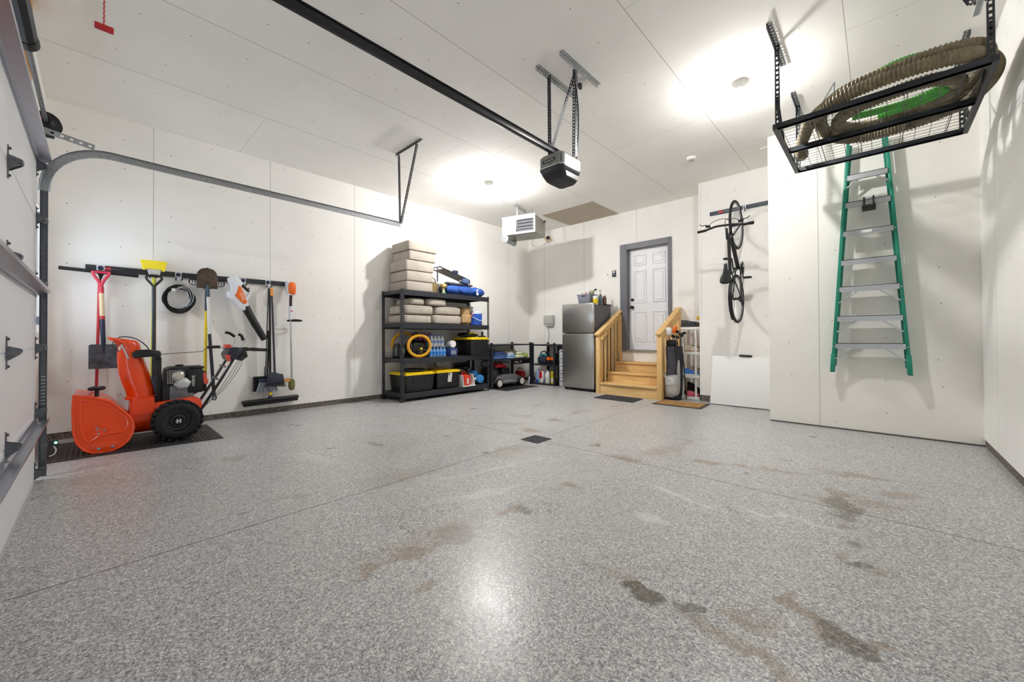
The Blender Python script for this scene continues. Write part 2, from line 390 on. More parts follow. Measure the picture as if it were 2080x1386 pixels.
# front wall with the overhead door opening and an added side window that lets in daylight
GX0, GX1, GH = 1.62, 6.60, 2.46
structure(MB().box(0, .32, FY-.14, FY, 0, CZ).box(.32, .86, FY-.14, FY, 0, 1.12).box(.32, .86, FY-.14, FY, 2.28, CZ).box(.86, GX0, FY-.14, FY, 0, CZ)
          .box(GX0, GX1, FY-.14, FY, GH, CZ).box(GX1, RX, FY-.14, FY, 0, CZ), 'wall_front', W_F, flat=True)
g = NT('clear_glass'); g.out((1, 1, 1), .02, 0, Transmission_Weight=1.0, IOR=1.45)
wn_ = thing('added_window_1', None, None, (.59, FY, 1.12), kind='structure')  # made-up window, added for a bright daylit strip beside the overhead door
MB().box(.32, .86, FY-.09, FY-.085, 1.12, 2.28).build('pane', g.m, wn_, flat=True)
MB().box(.32, .345, FY-.12, FY-.03, 1.12, 2.28).box(.835, .86, FY-.12, FY-.03, 1.12, 2.28).box(.345, .835, FY-.12, FY-.03, 2.255, 2.28).box(.345, .835, FY-.12, FY-.03, 1.12, 1.145).build('frame', WHITEPAINT, wn_, flat=True)
# concrete curbs below the boards
CURB = NT('coated_curb'); cv = CURB.n('ShaderNodeTexVoronoi'); cv.inputs['Scale'].default_value = 110
cs = CURB.n('ShaderNodeSeparateColor'); CURB.set(cs.inputs[0], cv.outputs['Color']); CURB.set(cv.inputs['Vector'], CURB.pos()[0])
CURB.out(CURB.mix(cs.outputs[0], srgb('2e2b29'), srgb('8a8078')), .6)
for n_, b in (('baseboard_left', (-.14, -.008, -.5, BY, 0, CURBH)), ('baseboard_back', (0, 4.16, BY+.008, BY+.14, 0, CURBH)),
              ('baseboard_recess', (4.14, 5.28, BIKEY+.008, BIKEY+.4, 0, .1)), ('baseboard_right', (RX+.008, RX+.14, -.5, LADY+.2, 0, CURBH+.001))):
    structure(MB().box(*b), n_, CURB.m, flat=True)
structure(MB().box(5.27, RX+.02, LADY-.012, LADY+.12, 0, .014), 'baseboard_inner', M_('dark_sill', '55524e', .7), flat=True)
# attic hatch: an unpainted browner panel in the ceiling
structure(MB().box(1.235, 2.42, 6.262, 7.27, CZ-.006, CZ-.0005), 'trim_1', M_('brown_board', 'b5ab9a', .85, var=.03, vs=3), flat=True)
# bare wooden stud where board is missing above the overhead door
WOOD = None
def wood_mat(name, a, b, scale=1.0, axis='x'):
    t = NT(name); P = t.pos()[0]; mp = t.n('ShaderNodeMapping'); t.set(mp.inputs[0], P)
    s_ = {'x': (2.2, 26, 26), 'y': (26, 2.2, 26), 'z': (26, 26, 2.2)}[axis]
    mp.inputs['Scale'].default_value = tuple(v*scale for v in s_)
    n1 = t.noise(1, 6, .65, mp.outputs[0])
    wv = t.ramp(n1, .3, .72)
    col = t.mix(wv, srgb(a), srgb(b))
    vk = t.n('ShaderNodeTexVoronoi'); vk.inputs['Scale'].default_value = 4.2; t.set(vk.inputs['Vector'], P)
    kn = t.math('SUBTRACT', 1.0, t.ramp(vk.outputs['Distance'], .03, .075))
    col = t.mix(t.math('MULTIPLY', kn, .6), col, srgb('8a5a2c'))
    t.bump(n1, .08, .003)
    return t.out(col, .55)
PINEX = wood_mat('pine_across', 'd3a563', 'e9c98f', axis='x')
PINEZ = wood_mat('pine_upright', 'd3a563', 'e9c98f', axis='z')
PINEY = wood_mat('pine_along', 'd3a563', 'e9c98f', axis='y')
structure(MB().box(1.66, 1.80, FY, FY+.035, 2.70, CZ), 'trim_2', wood_mat('stud_wood', 'a8752f', 'd29a4c', axis='z'), flat=True)

# house door
d1 = thing('door_1', None, None, (3.01, BY, DZ0), kind='structure')
FRAMEP = M_('grey_frame_paint', '65666d', .45)
fr = MB()
fr.box(2.454, 2.604, BY-.03, BY, .755, 2.905).box(3.42, 3.482, BY-.03, BY, .755, 2.905).box(2.604, 3.42, BY-.03, BY, 2.79, 2.905) if False else None
for x0, x1, z0, z1 in ((2.454, 2.580, .755, 2.905), (3.436, 3.482, .755, 2.905), (2.58, 3.436, 2.79, 2.905)): fr.box(x0, x1, BY-.035, BY, z0, z1, .006)
for x0, x1, z0, z1 in ((DX0, 2.60, DZ0, DZ1), (3.42, DX1, DZ0, DZ1), (2.6, 3.42, 2.795, DZ1)): fr.box(x0, x1, BY-.03, BY+.14, z0, z1)
fr.build('door_frame', FRAMEP, d1, ang=20)
MB().box(2.58, 3.44, BY-.05, BY+.13, .765, .795, .004).build('threshold', M_('sill_grey', '8d8d8c', .5), d1)
DOORW = M_('white_door', 'e6e7ea', .4)
sl = MB().box(2.598, 3.422, BY+.085, BY+.125, .791, 2.797)
for cx in (2.833, 3.207):
    for z0, z1 in ((.95, 1.54), (1.72, 2.36), (2.46, 2.67)):
        a, b = cx-.125, cx+.125
        for (p, q, u, v) in ((a, b, z0, z0+.014), (a, b, z1-.014, z1), (a, a+.014, z0, z1), (b-.014, b, z0, z1)): sl.box(p, q, BY+.071, BY+.087, u, v, .005, 1)
        sl.prism([(a+.035, z0+.035), (b-.035, z0+.035), (b-.035, z1-.035), (a+.035, z1-.035)], 'y', BY+.088, BY+.073,
                 top=[(a+.055, z0+.055), (b-.055, z0+.055), (b-.055, z1-.055), (a+.055, z1-.055)])
sl.build('door_slab', DOORW, d1, ang=20)
KNOBM = M_('dark_bronze', '2b2927', .35, .6)
k = MB(); k.lathe([(.032, 0), (.032, .008), (.012, .012), (.012, .035), (.028, .04), (.033, .055), (.026, .072), (0, .076)], (2.665, BY+.085, 1.64), (0, -1, 0)); k.build('door_knob', KNOBM, d1)
k = MB(); k.lathe([(.031, 0), (.031, .014), (.024, .018), (0, .019)], (2.665, BY+.085, 1.79), (0, -1, 0)); k.box(2.66, 2.67, BY+.05, BY+.07, 1.775, 1.805); k.build('deadbolt', KNOBM, d1)

# overhead door: five insulated panels, struts, hinges
d2 = thing('door_2', None, None, (4.11, -.33, 0), kind='structure')
PANEL = NT('embossed_white_steel'); PANEL.bump(PANEL.noise(90, 3), .15, .002); PANEL.out(srgb('dcdde0'), .45)
PX0, PX1 = 1.66, 6.56
for i in range(5):
    z0, z1 = .02+i*.486, .02+(i+1)*.486-.004
    MB().box(PX0, PX1, -.365, -.315, z0, z1, .004, 1).build('panel', PANEL.m, d2)
MB().box(PX0, PX1, -.37, -.312, 0, .022).build('bottom_seal', M_('grey_seal', 'b9bab8', .6), d2)
STRUTM = M_('strut_steel', 'aab0ba', .3, .9)
for z in (.43, 1.40, 2.40):
    MB().prism([(-.315, z-.012), (-.300, z-.012), (-.298, z), (-.245, z+.012), (-.243, z+.030), (-.246, z+.030), (-.250, z+.018), (-.300, z+.006), (-.315, z+.012)], 'x', PX0-.02, PX1).box(PX0, PX1, -.315, -.311, z-.03, z+.04).build('strut', STRUTM, d2)
def hinge(x, z, roller=False):
    m = MB(); m.box(x-.012, x+.012, -.315, -.311, z-.085, z+.085)
    m.prism([(-.314, z-.045), (-.27, z-.01), (-.262, z+.012), (-.27, z+.02), (-.314, z+.035)], 'x', x-.02, x-.016).prism([(-.314, z-.045), (-.27, z-.01), (-.262, z+.012), (-.27, z+.02), (-.314, z+.035)], 'x', x+.016, x+.02)
    m.cyl((x-.03, -.272, z+.005), (x+.03, -.272, z+.005), .009, seg=10)
    for dz in (-.07, .07): m.cyl((x, -.313, z+dz), (x, -.303, z+dz), .007, seg=8)
    h = m.build('hinge', GALVD, d2)
    if roller:
        MB().cyl((x-.10, -.282, z+.005), (x-.03, -.282, z+.005), .005, seg=8).cyl((x-.115, -.282, z+.005), (x-.092, -.282, z+.005), .023, seg=14).build('roller', GALV, h)
for z in (.506, .992, 1.478, 1.964):
    for x in (3.05, 4.3, 5.5): hinge(x, z)
    hinge(1.70, z, True)
hinge(1.70, .06, True); hinge(1.70, 2.36, True)
# ---------------------------------------------------------------- tools on the left wall
t = thing('tool_rail', 'long black wall rail on the left wall carrying the garden tools', 'rail', (.0, .88, 1.80))
MB().box(0, .022, -.09, 1.955, 1.803, 1.866, .003, 1).box(.022, .026, -.09, 1.955, 1.803, 1.812).box(.022, .026, -.09, 1.955, 1.857, 1.866).build('rail', M_('rail_black', '2b2d33', .5), t)
lg = MB().box(.0225, .0265, .053, .103, 1.817, 1.853).build('red_badge', RED, t); lg['label'] = 'red badge on the rail'
text('badge_lettering', 'Rubbermaid', WHITEP, lg, .0115, frame_M((.0268, .078, 1.836), (0, 1, 0), (0, 0, 1)))
text('rail_lettering', 'FASTTRACK', GREYP, t, .014, frame_M((.0225, .147, 1.834), (0, 1, 0), (0, 0, 1)))
def hook(y, label, z=1.80, prong=.07):
    h = thing('rail_hook', label, 'hook', (.03, y, z), 'hooks clipped on the long wall rail')
    MB().box(.026, .036, y-.032, y+.032, z-.035, z+.07, .006).build('back_plate', M_('hook_plate', 'd3d5dc', .4), h)
    MB().lathe([(.024, 0), (.024, .014), (.017, .02), (0, .021)], (.036, y, z+.035), (1, 0, 0), 16).build('release_button', NAVY, h)
    for s in (-1, 1):
        MB().tube([(.036, y+s*.024, z-.025), (.06, y+s*.026, z-.032), (.036+prong, y+s*.028, z-.03), (.04+prong, y+s*.028, z-.005)], .006, 6, sub=3).build('prong', BLACK, h)
hook(.024, 'hook with a dark round button holding the red handled square shovel')
hook(.445, 'hook behind the yellow broom head on the long wall rail')
hook(.677, 'hook with a dark round button holding the coil of black cord')
hook(.945, 'hook behind the rusty round shovel on the long wall rail')
hook(1.345, 'hook beside the orange and white leaf blower', prong=.05)
hook(1.637, 'pale hook holding the handles of the brooms and dustpan')
hook(1.885, 'hook behind the orange motor of the string trimmer')
REDH = M_('red_handle', 'b3222c', .4, var=.08, vs=30)
DARKTOOL = M_('dark_tool_handle', '262a35', .45)
ASH = wood_mat('ash_handle', 'c9ab84', 'e2cfae', axis='z')
# floor squeegee
t = thing('floor_squeegee', 'wide black floor squeegee hung head up on a thin red pole', 'squeegee', (.08, .0, .46))
MB().cyl((.10, -.276, 1.796), (.10, .322, 1.772), .019, seg=12).build('blade_bar', BLACK, t)
MB().prism([(-.005, 1.79), (.056, 1.79), (.03, 1.70), (.018, 1.70)], 'x', .085, .115, .006).build('neck', BLACK, t)
MB().cyl((.09, .016, 1.71), (.075, -.004, .46), .013, seg=12).build('handle', REDH, t)
# square shovel
t = thing('square_shovel', 'square steel shovel with a red forked grip and bare wood shaft', 'shovel', (.15, .04, .735))
MB().tube([(.15, -.034, 1.782), (.15, -.028, 1.745), (.15, .0, 1.69), (.15, .020, 1.645), (.15, .029, 1.60)], .014, 10, sub=4).tube([(.15, .088, 1.784), (.15, .082, 1.75), (.15, .052, 1.695), (.15, .034, 1.645), (.15, .029, 1.60)], .014, 10, sub=4).cyl((.15, -.036, 1.775), (.15, .09, 1.778), .012).cyl((.15, .029, 1.62), (.15, .031, 1.55), .021).build('fork_grip', M_('pink_red_grip', 'c22a44', .4), t)
MB().cyl((.15, .031, 1.555), (.15, .037, 1.30), .0205).build('wood_shaft', ASH, t)
MB().cyl((.15, .037, 1.305), (.15, .038, 1.268), .0225).build('collar', REDH, t)
MB().cyl((.15, .038, 1.27), (.15, .047, .99), .0215, .019).tube([(.15, .046, 1.06), (.152, .048, .98), (.155, .05, .90)], .02, 10, rf=lambda u, i: .021*(1-.6*u)).build('steel_socket', M_('dark_blue_steel', '2a3044', .4, .5, var=.3, vs=40), t)
BLADE = M_('worn_steel_blade', '4a4d53', .5, .4, var=.45, vs=18)
MB().grid(lambda u, v: (.155+.012*math.sin(PI*u)+.02*(1-v)*0 - .018*math.cos(2*PI*(u-.5))*.5, -.062+.246*u, .735+.263*v - (.012 if u in (0, 1) and v == 1 else 0)), 16, 12).solid(.004).build('blade', BLADE, t)
# broom with a yellow head
t = thing('corn_broom', 'broom with bright yellow bristle head hung head up beside the cord', 'broom', (.10, .44, .45))
MB().prism([(.335, 1.965), (.568, 1.962), (.545, 1.846), (.525, 1.842), (.52, 1.862), (.385, 1.866), (.38, 1.85), (.358, 1.85)], 'x', .085, .135, .004).build('bristle_head', M_('yellow_bristles', 'efd92a', .7, bump=.5, bs=180), t)
MB().prism([(.39, 1.866), (.515, 1.862), (.50, 1.79), (.41, 1.79)], 'x', .09, .13, .008).build('ferrule', M_('clear_grey_plastic', 'c3c2bd', .35), t)
MB().cyl((.11, .45, 1.80), (.10, .434, .45), .0135).build('handle', M_('yellow_green_pole', 'd8dd3a', .4), t)
t = thing('garden_pole', 'thin tan pole behind the black handled spade', 'pole', (.07, .47, .5))
MB().cyl((.085, .462, 1.75), (.075, .466, .5), .0125).build('shaft', M_('tan_pole', 'b79a68', .5), t)
# spade
t = thing('garden_spade', 'spade with a black triangular grip and dark shaft', 'spade', (.16, .45, .33))
MB().tube([(.16, .447, 1.655), (.16, .43, 1.68), (.16, .388, 1.74), (.16, .384, 1.765), (.16, .40, 1.779), (.16, .45, 1.783), (.16, .50, 1.779), (.16, .516, 1.763), (.16, .510, 1.738), (.16, .466, 1.68)], .0125, 8, closed=True, sub=3).cyl((.16, .415, 1.783), (.16, .485, 1.783), .016).build('grip', BLACK, t)
MB().cyl((.16, .447, 1.665), (.16, .449, .62), .0175).build('shaft', DARKTOOL, t)
MB().grid(lambda u, v: (.165-.02*math.cos(2*PI*(u-.5))*.5, .385+.13*u, .33+.29*v-.05*(1-v)*abs(2*u-1)**2*-1), 10, 8).solid(.003).build('blade', M_('blue_steel', '59657d', .35, .7, var=.2, vs=25), t)
# cord coil
t = thing('extension_cord', 'coil of black extension cord hanging on the wall rail', 'cord', (.07, .68, 1.37))
m = MB()
for i in range(17):
    a, b = .135+random.uniform(-.02, .022), .15+random.uniform(-.022, .026); oy, oz = random.uniform(-.008, .008), random.uniform(-.02, .008); ox = .045+.006*(i % 5)
    m.tube([(ox+.008*math.sin(3*k+i), .68+oy+a*math.cos(2*PI*k/22), 1.545+oz+b*math.sin(2*PI*k/22)) for k in range(22)], .0062, 6, closed=True, sub=2)
m.build('coiled_cable', BLACK, t)
m = MB()
for i in range(3):
    a, b = .07+.012*i, .105+.01*i
    m.tube([(.085+.004*i, .70+.01*i+a*math.cos(2*PI*k/18), 1.565+b*math.sin(2*PI*k/18)) for k in range(18)], .004, 6, closed=True, sub=2)
m.build('pale_cable', M_('pale_cable', 'aeb0b6', .4), t)
MB().box(.075, .098, .61, .645, 1.625, 1.66, .004).build('plug_tag', WHITEP, t)
# round point shovel, hung head up
t = thing('round_shovel', 'rusty round point shovel hung head up on a white and black shaft', 'shovel', (.15, .96, .28))
def shb(u, v):
    w_ = .105*(1 if v < .55 else math.sqrt(max(0, 1-((v-.55)/.45)**2.2))) ; y = .943+(2*u-1)*w_
    return (.15+.028*(1-(2*u-1)**2)*(.4+.6*math.sin(PI*min(1, v+.15))) - .01, y, 1.68+.262*v)
MB().grid(shb, 14, 16).solid(.003).build('blade', M_('rusty_steel', '4a3b30', .6, .4, var=.4, vs=16), t)
MB().cyl((.155, .946, 1.72), (.15, .952, 1.57), .017).build('socket', M_('teal_socket', '2c4a55', .4), t)
MB().cyl((.15, .952, 1.575), (.148, .965, 1.11), .0185).build('white_shaft', M_('chipped_white_paint', 'd9d9d6', .5, var=.1, vs=60), t)
MB().cyl((.148, .965, 1.115), (.14, 1.016, .33), .0185).tube([(.14, 1.018+.02*math.sin(2*PI*k/12), .305+.028*math.cos(2*PI*k/12)) for k in range(12)], .008, 6, closed=True).build('black_grip', DARKTOOL, t)
# bow rake
t = thing('bow_rake', 'bow rake hung head up behind the rusty shovel on a yellow handle', 'rake', (.09, .93, .45))
m = MB().bar((.10, .772, 1.782), (.10, 1.122, 1.794), .014, .012)
for i in range(14): y = .775+i*.0266; m.cyl((.10, y, 1.783), (.108, y, 1.735), .005, .003, 6)
for s in (-1, 1): m.tube([(.10, .948+s*.172, 1.787), (.10, .948+s*.178, 1.75), (.10, .948+s*.15, 1.722), (.10, .948+s*.08, 1.712), (.10, .943, 1.66)], .0055, 6, sub=4)
m.build('rake_head', M_('dark_iron', '35332f', .55, .6), t)
MB().cyl((.10, .942, 1.67), (.10, .938, 1.40), .0165).build('socket', NAVY, t)
MB().cyl((.10, .938, 1.405), (.095, .93, .45), .0165).build('handle', M_('yellow_handle', 'e3c81c', .45, var=.05), t)
# leaf blower
t = thing('leaf_blower', 'white and orange leaf blower with a black tube hung on the wall rail', 'leaf blower', (.12, 1.35, 1.03))
WB = M_('white_tool_body', 'dfe2e8', .4)
MB().prism([(1.250, 1.888), (1.205, 1.862), (1.160, 1.842), (1.150, 1.815), (1.178, 1.75), (1.175, 1.665), (1.152, 1.645), (1.152, 1.605), (1.172, 1.565), (1.205, 1.55), (1.27, 1.45), (1.332, 1.415), (1.385, 1.495), (1.362, 1.56), (1.32, 1.66), (1.292, 1.735), (1.318, 1.772)], 'x', .075, .175, .016).prism([(1.385, 1.665), (1.402, 1.708), (1.415, 1.69), (1.385, 1.58), (1.355, 1.55), (1.345, 1.60)], 'x', .10, .15, .008).build('housing', WB, t, ang=50)
MB().prism([(1.266, 1.740), (1.288, 1.735), (1.364, 1.525), (1.322, 1.505), (1.222, 1.612), (1.245, 1.65)], 'x', .165, .186, .006).build('orange_panel', ORANGE, t)
text('panel_lettering', 'STIHL', WHITEP, t, .042, frame_M((.1865, 1.302, 1.597), (0, .36, -.93), (0, .93, .36)))
MB().cyl((.125, 1.298, 1.775), (.125, 1.39, 1.682), .02, .017, 14).cyl((.125, 1.365, 1.70), (.125, 1.395, 1.73), .007).build('grip', BLACK, t)
MB().tube([(.125, 1.345, 1.478), (.125, 1.40, 1.37), (.125, 1.46, 1.25), (.125, 1.52, 1.135), (.125, 1.574, 1.035)], .045, 18, rf=lambda u, i: (.052, .047, .045, .043, .04)[i]).cyl((.125, 1.46, 1.25), (.125, 1.467, 1.236), .049).build('blower_tube', BLACK, t)
MB().pillow((.12, 1.17, 1.62), (.10, .05, .09), .5).build('fan_cover', WB, t)
# push broom
t = thing('push_broom', 'wide black push broom hung with its head just above the floor', 'broom', (.09, 1.66, .145))
MB().obox((.075, 1.671, .20), (.10, .69, .045), (R(1.2), 0, 0), .018, 3).build('head_block', BLACK, t)
MB().obox((.075, 1.671, .167), (.085, .66, .045), (R(1.2), 0, 0), .004).build('bristles', M_('black_bristles', '1a1b1e', .9, bump=.6, bs=250), t)
MB().cyl((.115, 1.637, 1.74), (.10, 1.651, .25), .0135).build('handle', BLACK, t)
MB().cyl((.10, 1.651, .31), (.10, 1.6515, .262), .018).build('yellow_collar', YELLOW, t)
MB().cyl((.10, 1.6515, .265), (.09, 1.655, .215), .02, .03).build('socket', NAVY, t)
# angle broom and its dustpan
t = thing('angle_broom', 'angled broom with black cap and dark handle tipped orange', 'broom', (.15, 1.68, .40))
MB().cyl((.155, 1.653, 1.66), (.155, 1.69, .575), .0125).build('handle', M_('purple_black_pole', '2c2a33', .4), t)
MB().pillow((.155, 1.652, 1.695), (.036, .036, .12), .6).build('orange_tip', M_('orange_tip', 'e8963c', .45), t)
MB().prism([(1.672, .585), (1.708, .58), (1.725, .565), (1.79, .55), (1.81, .44), (1.575, .425), (1.612, .555)], 'x', .135, .175, .008).build('head_cap', M_('blue_black_plastic', '262b3c', .5), t)
m = MB()
for i in range(24): u = i/23; m.cyl((.155+.012*random.uniform(-1, 1), 1.60+.2*u, .44), (.155+.02*random.uniform(-1, 1), 1.56+.265*u, .392-.02*u), .006, .005, 5)
m.build('bristles', M_('dark_bristles', '33363f', .9), t)
t = thing('dustpan_broom', 'small grey bristled broom clipped inside the black dustpan', 'broom', (.11, 1.6, .31))
m = MB()
for i in range(34): u = i/33; m.cyl((.11+.012*random.uniform(-1, 1), 1.52+.17*u, .455), (.112+.02*random.uniform(-1, 1), 1.475+.27*u, .312+.01*math.sin(i)), .0065, .005, 5)
m.build('bristles', M_('grey_bristles', '9ea3ae', .85), t)
MB().prism([(1.50, .50), (1.71, .495), (1.70, .445), (1.51, .45)], 'x', .095, .125, .006).build('head_cap', NAVY, t)
MB().cyl((.11, 1.612, .49), (.12, 1.626, 1.10), .011).cyl((.12, 1.622, 1.04), (.12, 1.626, 1.16), .018).build('handle', BLACK, t)
t = thing('dustpan', 'black long handled dustpan behind the brooms', 'dustpan', (.04, 1.6, .31))
MB().prism([(1.465, .52), (1.735, .515), (1.74, .325), (1.457, .32)], 'x', .03, .036, .002).box(.03, .075, 1.46, 1.466, .325, .52).box(.03, .075, 1.733, 1.739, .325, .515).prism([(1.465, .53), (1.735, .525), (1.735, .505), (1.465, .51)], 'x', .03, .08, .006).build('pan', BLACK, t)
MB().cyl((.06, 1.604, .52), (.085, 1.63, 1.76), .008).cyl((.06, 1.59, .52), (.06, 1.592, .66), .005).build('handle', M_('grey_steel_rod', '5d6068', .4, .6), t)
# string trimmer
t = thing('string_trimmer', 'orange and white string trimmer hung upright at the end of the rail', 'trimmer', (.12, 1.91, .31))
MB().pillow((.13, 1.91, 1.765), (.10, .10, .185), .55).build('motor_cover', ORANGE, t)
MB().pillow((.11, 1.872, 1.775), (.085, .05, .19), .4).pillow((.12, 1.91, 1.685), (.085, .095, .04), .5).build('battery_housing', WB, t)
MB().cyl((.12, 1.862, 1.70), (.12, 1.962, 1.70), .011).build('guard_bar', BLACK, t)
MB().tube([(.12, 1.905, 1.67), (.12, 1.901, 1.60), (.12, 1.90, 1.50)], .02, 12).build('rear_grip', M_('brown_black_grip', '3b2a28', .5), t)
MB().tube([(.12, 1.90, 1.51), (.12, 1.90, 1.42), (.12, 1.898, 1.31)], .027, 12, rf=lambda u, i: (.027, .025, .02)[i]).build('upper_tube', WB, t)
MB().box(.145, .15, 1.90, 1.918, 1.43, 1.45).build('red_mark', RED, t)
MB().tube([(.12, 1.86, 1.305), (.13, 1.90, 1.312), (.15, 1.96, 1.315), (.15, 2.02, 1.312), (.13, 2.045, 1.306), (.10, 2.03, 1.303), (.09, 1.95, 1.30), (.10, 1.88, 1.298)], .0105, 8, closed=True, sub=3).build('loop_handle', BLACK, t)
MB().cyl((.12, 1.898, 1.31), (.12, 1.917, .48), .0125).build('lower_tube', STEEL, t)
MB().box(.125, .128, 1.92, 1.965, 1.10, 1.25).build('paper_tag', WHITEP, t)
MB().pillow((.12, 1.915, .39), (.08, .083, .17), .75).build('spool_head', M_('olive_spool', '6b6a38', .55, var=.25, vs=30), t)
MB().prism([(1.735, .425), (1.80, .455), (1.885, .485), (1.89, .435), (1.82, .43), (1.745, .418)], 'x', .085, .15, .004).build('deflector', M_('tan_orange_guard', 'c98a45', .5), t)

# ---------------------------------------------------------------- snow blower on its mat
MATM = NT('ribbed_rubber_mat'); P_, X_, Y_, Z_ = MATM.pos(); wv = MATM.n('ShaderNodeTexWave', bands_direction='Y'); wv.inputs['Scale'].default_value = 9
MATM.set(wv.inputs['Vector'], P_); MATM.bump(wv.outputs[0], .5, .006); MATM.out(srgb('26272a'), .55)
MB().prism([(.27, -.33), (1.115, -.33), (1.205, .92), (.27, .92)], 'z', .001, .007).build('rubber_mat', MATM.m, label='black ribbed rubber mat under the orange snow blower', cat='mat', flat=True)
OR = NT('orange_gloss_paint'); OR.out(srgb('e84302'), .26, 0, Coat_Weight=.3)
OR = OR.m
t = thing('snow_blower', 'bright orange two stage snow blower with black knobby tires', 'snow blower', (.71, .45, .007))
side = [(-.142, .553), (-.145, .40), (-.138, .209), (-.118, .115), (-.078, .05), (-.02, .014), (.035, .009), (.107, .013), (.165, .04), (.208, .085), (.235, .145), (.245, .205), (.238, .265), (.215, .318), (.09, .468), (.07, .482), (-.05, .528)]
backp = [(-.142, .553), (-.05, .528), (.07, .482), (.09, .468), (.215, .318), (.238, .265), (.245, .205), (.235, .145), (.208, .085), (.165, .04), (.107, .013)]
m = MB()
m.loft([[(.405, y, z) for y, z in backp], [(1.02, y, z) for y, z in backp]], closed=False).solid(.004)
m.prism(side, 'x', .40, .406).prism(side, 'x', 1.016, 1.022)
h = m.build('auger_housing', OR, t, ang=30)
m = MB()
cx, cz = .04, .27
m.tube([(1.022, y, z) for y, z in side], .011, 8, closed=True)
m.tube([(1.022, .06+(y-.06)*.78, .285+(z-.285)*.76+.01) for y, z in side[:5]+[(-.01, .10), (.02, .12), (.10, .125), (.20, .13)]+side[11:]], .010, 8, closed=True, sub=2)
m.tube([(1.022, .025+.062*math.cos(2*PI*k/20), .205+.05*math.sin(2*PI*k/20)) for k in range(20)], .008, 6, closed=True)
m.build('pressed_ribs', OR, h)
sk = MB().prism([(-.03, .085), (.0, .098), (.12, .10), (.155, .09), (.13, .03), (.09, .008), (-.02, .008), (-.035, .03)], 'x', 1.022, 1.028, .002).build('skid_shoe', OR, h)
def bolts(par, pts, r=.009, x=1.022):
    for y, z in pts: MB().lathe([(r*1.4, 0), (r*1.4, .002), (r, .003), (r*.9, .009), (0, .010)], (x, y, z), (1, 0, 0), 10).build('bolt', GALV, par)
bolts(h, [(.008, .222), (.05, .213), (.012, .185), (.0, .245)], .006); bolts(sk, [(.015, .045), (.105, .048)], .009, 1.028)
m = MB().cyl((.41, .03, .20), (1.015, .03, .20), .018)
for s_, a, b in ((1, .42, .70), (-1, .72, 1.0)):
    pi = []; po = []
    for k in range(49):
        u = k/48; an = s_*u*2*PI*1.6; x = a+(b-a)*u
        pi.append((x, .03+.10*math.cos(an), .20+.10*math.sin(an))); po.append((x, .03+.145*math.cos(an), .20+.145*math.sin(an)))
    m.loft([pi, po], closed=False)
m.build('auger', M_('auger_orange', 'd8420e', .4), t, recalc=False)
m = MB().cyl((.70, .225, .28), (.70, .40, .28), .185, seg=36).prism([(.24, .475), (.40, .462), (.40, .30), (.24, .30)], 'x', .60, .90)
m.build('fan_housing', OR, t, ang=40)
m = MB().lathe([(.118, 0), (.118, .02), (.105, .025), (.105, .06)], (.72, .31, .445), seg=32)
m.build('chute_base', OR, t)
def ring(z, cy, ry, rx, tilt=0, n=28): return [(.72+rx*math.cos(2*PI*k/n), cy+ry*math.sin(2*PI*k/n), z+tilt*math.sin(2*PI*k/n)) for k in range(n)]
m = MB().loft([ring(.465, .315, .105, .105), ring(.53, .305, .108, .105), ring(.60, .285, .112, .103), ring(.70, .262, .115, .10), ring(.82, .238, .102, .097), ring(.92, .226, .09, .094), ring(.985, .224, .083, .092)])
m.build('chute', OR, t, ang=60)
m = MB().loft([ring(.985, .222, .086, .096, -.006), ring(1.015, .205, .098, .098, -.012), ring(1.045, .178, .108, .096, -.016), ring(1.058, .168, .100, .09, -.018)])
m.build('chute_deflector', OR, t, ang=60)
MB().bar((.81, .165, 1.0), (.815, .215, .86), .014, .014).cyl((.82, .158, .985), (.82, .15, .94), .008).build('deflector_bracket', STEEL, t)
MB().tube([(.815, .15, .93), (.80, .10, 1.0), (.78, .16, 1.075), (.78, .26, 1.06), (.80, .34, .99), (.81, .40, .87), (.81, .435, .78)], .005, 6, sub=4).build('chute_cable', BLACK, t)
MB().box(.785, .825, .416, .462, .37, .86, .006).build('control_post', BLACK, t)
MB().prism([(.238, .908), (.27, .944), (.345, .948), (.448, .93), (.455, .915), (.455, .845), (.405, .845), (.39, .872), (.25, .862)], 'x', .755, .85, .012).build('control_arm', M_('gloss_black_plastic', '17181c', .25), t)
MB().box(.56, .86, .465, .53, .37, .63, .015).build('belt_cover', BLACK, t)
# frame and engine
MB().prism([(.395, .40), (.70, .43), (.775, .40), (.79, .33), (.74, .22), (.40, .20)], 'x', .49, .885, .008).build('frame', OR, t)
e = MB().box(.56, .86, .52, .72, .39, .56, .012).build('engine_block', M_('cast_aluminium', '77777a', .45, .6, var=.2, vs=60), t)
m = MB()
for i in range(7): m.box(.55, .87, .53+i*.026, .537+i*.026, .565, .64)
m.build('cooling_fins', M_('dark_aluminium', '59595c', .5, .6), e)
m = MB().prism([(.475, .62), (.49, .735), (.53, .755), (.67, .755), (.675, .715), (.56, .70), (.535, .60), (.50, .575)], 'x', .60, .885, .01)
m.build('muffler_guard', BLACK, e)
m = MB()
for i in range(6): m.box(.885, .891, .50+i*.02, .506+i*.02, .585, .725)
for j in range(7): m.box(.885, .891, .50, .615, .59+j*.021, .595+j*.021)
m.build('guard_grille', M_('grille_grey', 'a39d9a', .5, .3), e)
MB().lathe([(.055, 0), (.055, .02), (.04, .035), (.035, .037)], (.86, .585, .66), (1, 0, 0), 20).build('muffler', M_('pale_muffler', 'c8c3b6', .4, .6), e)
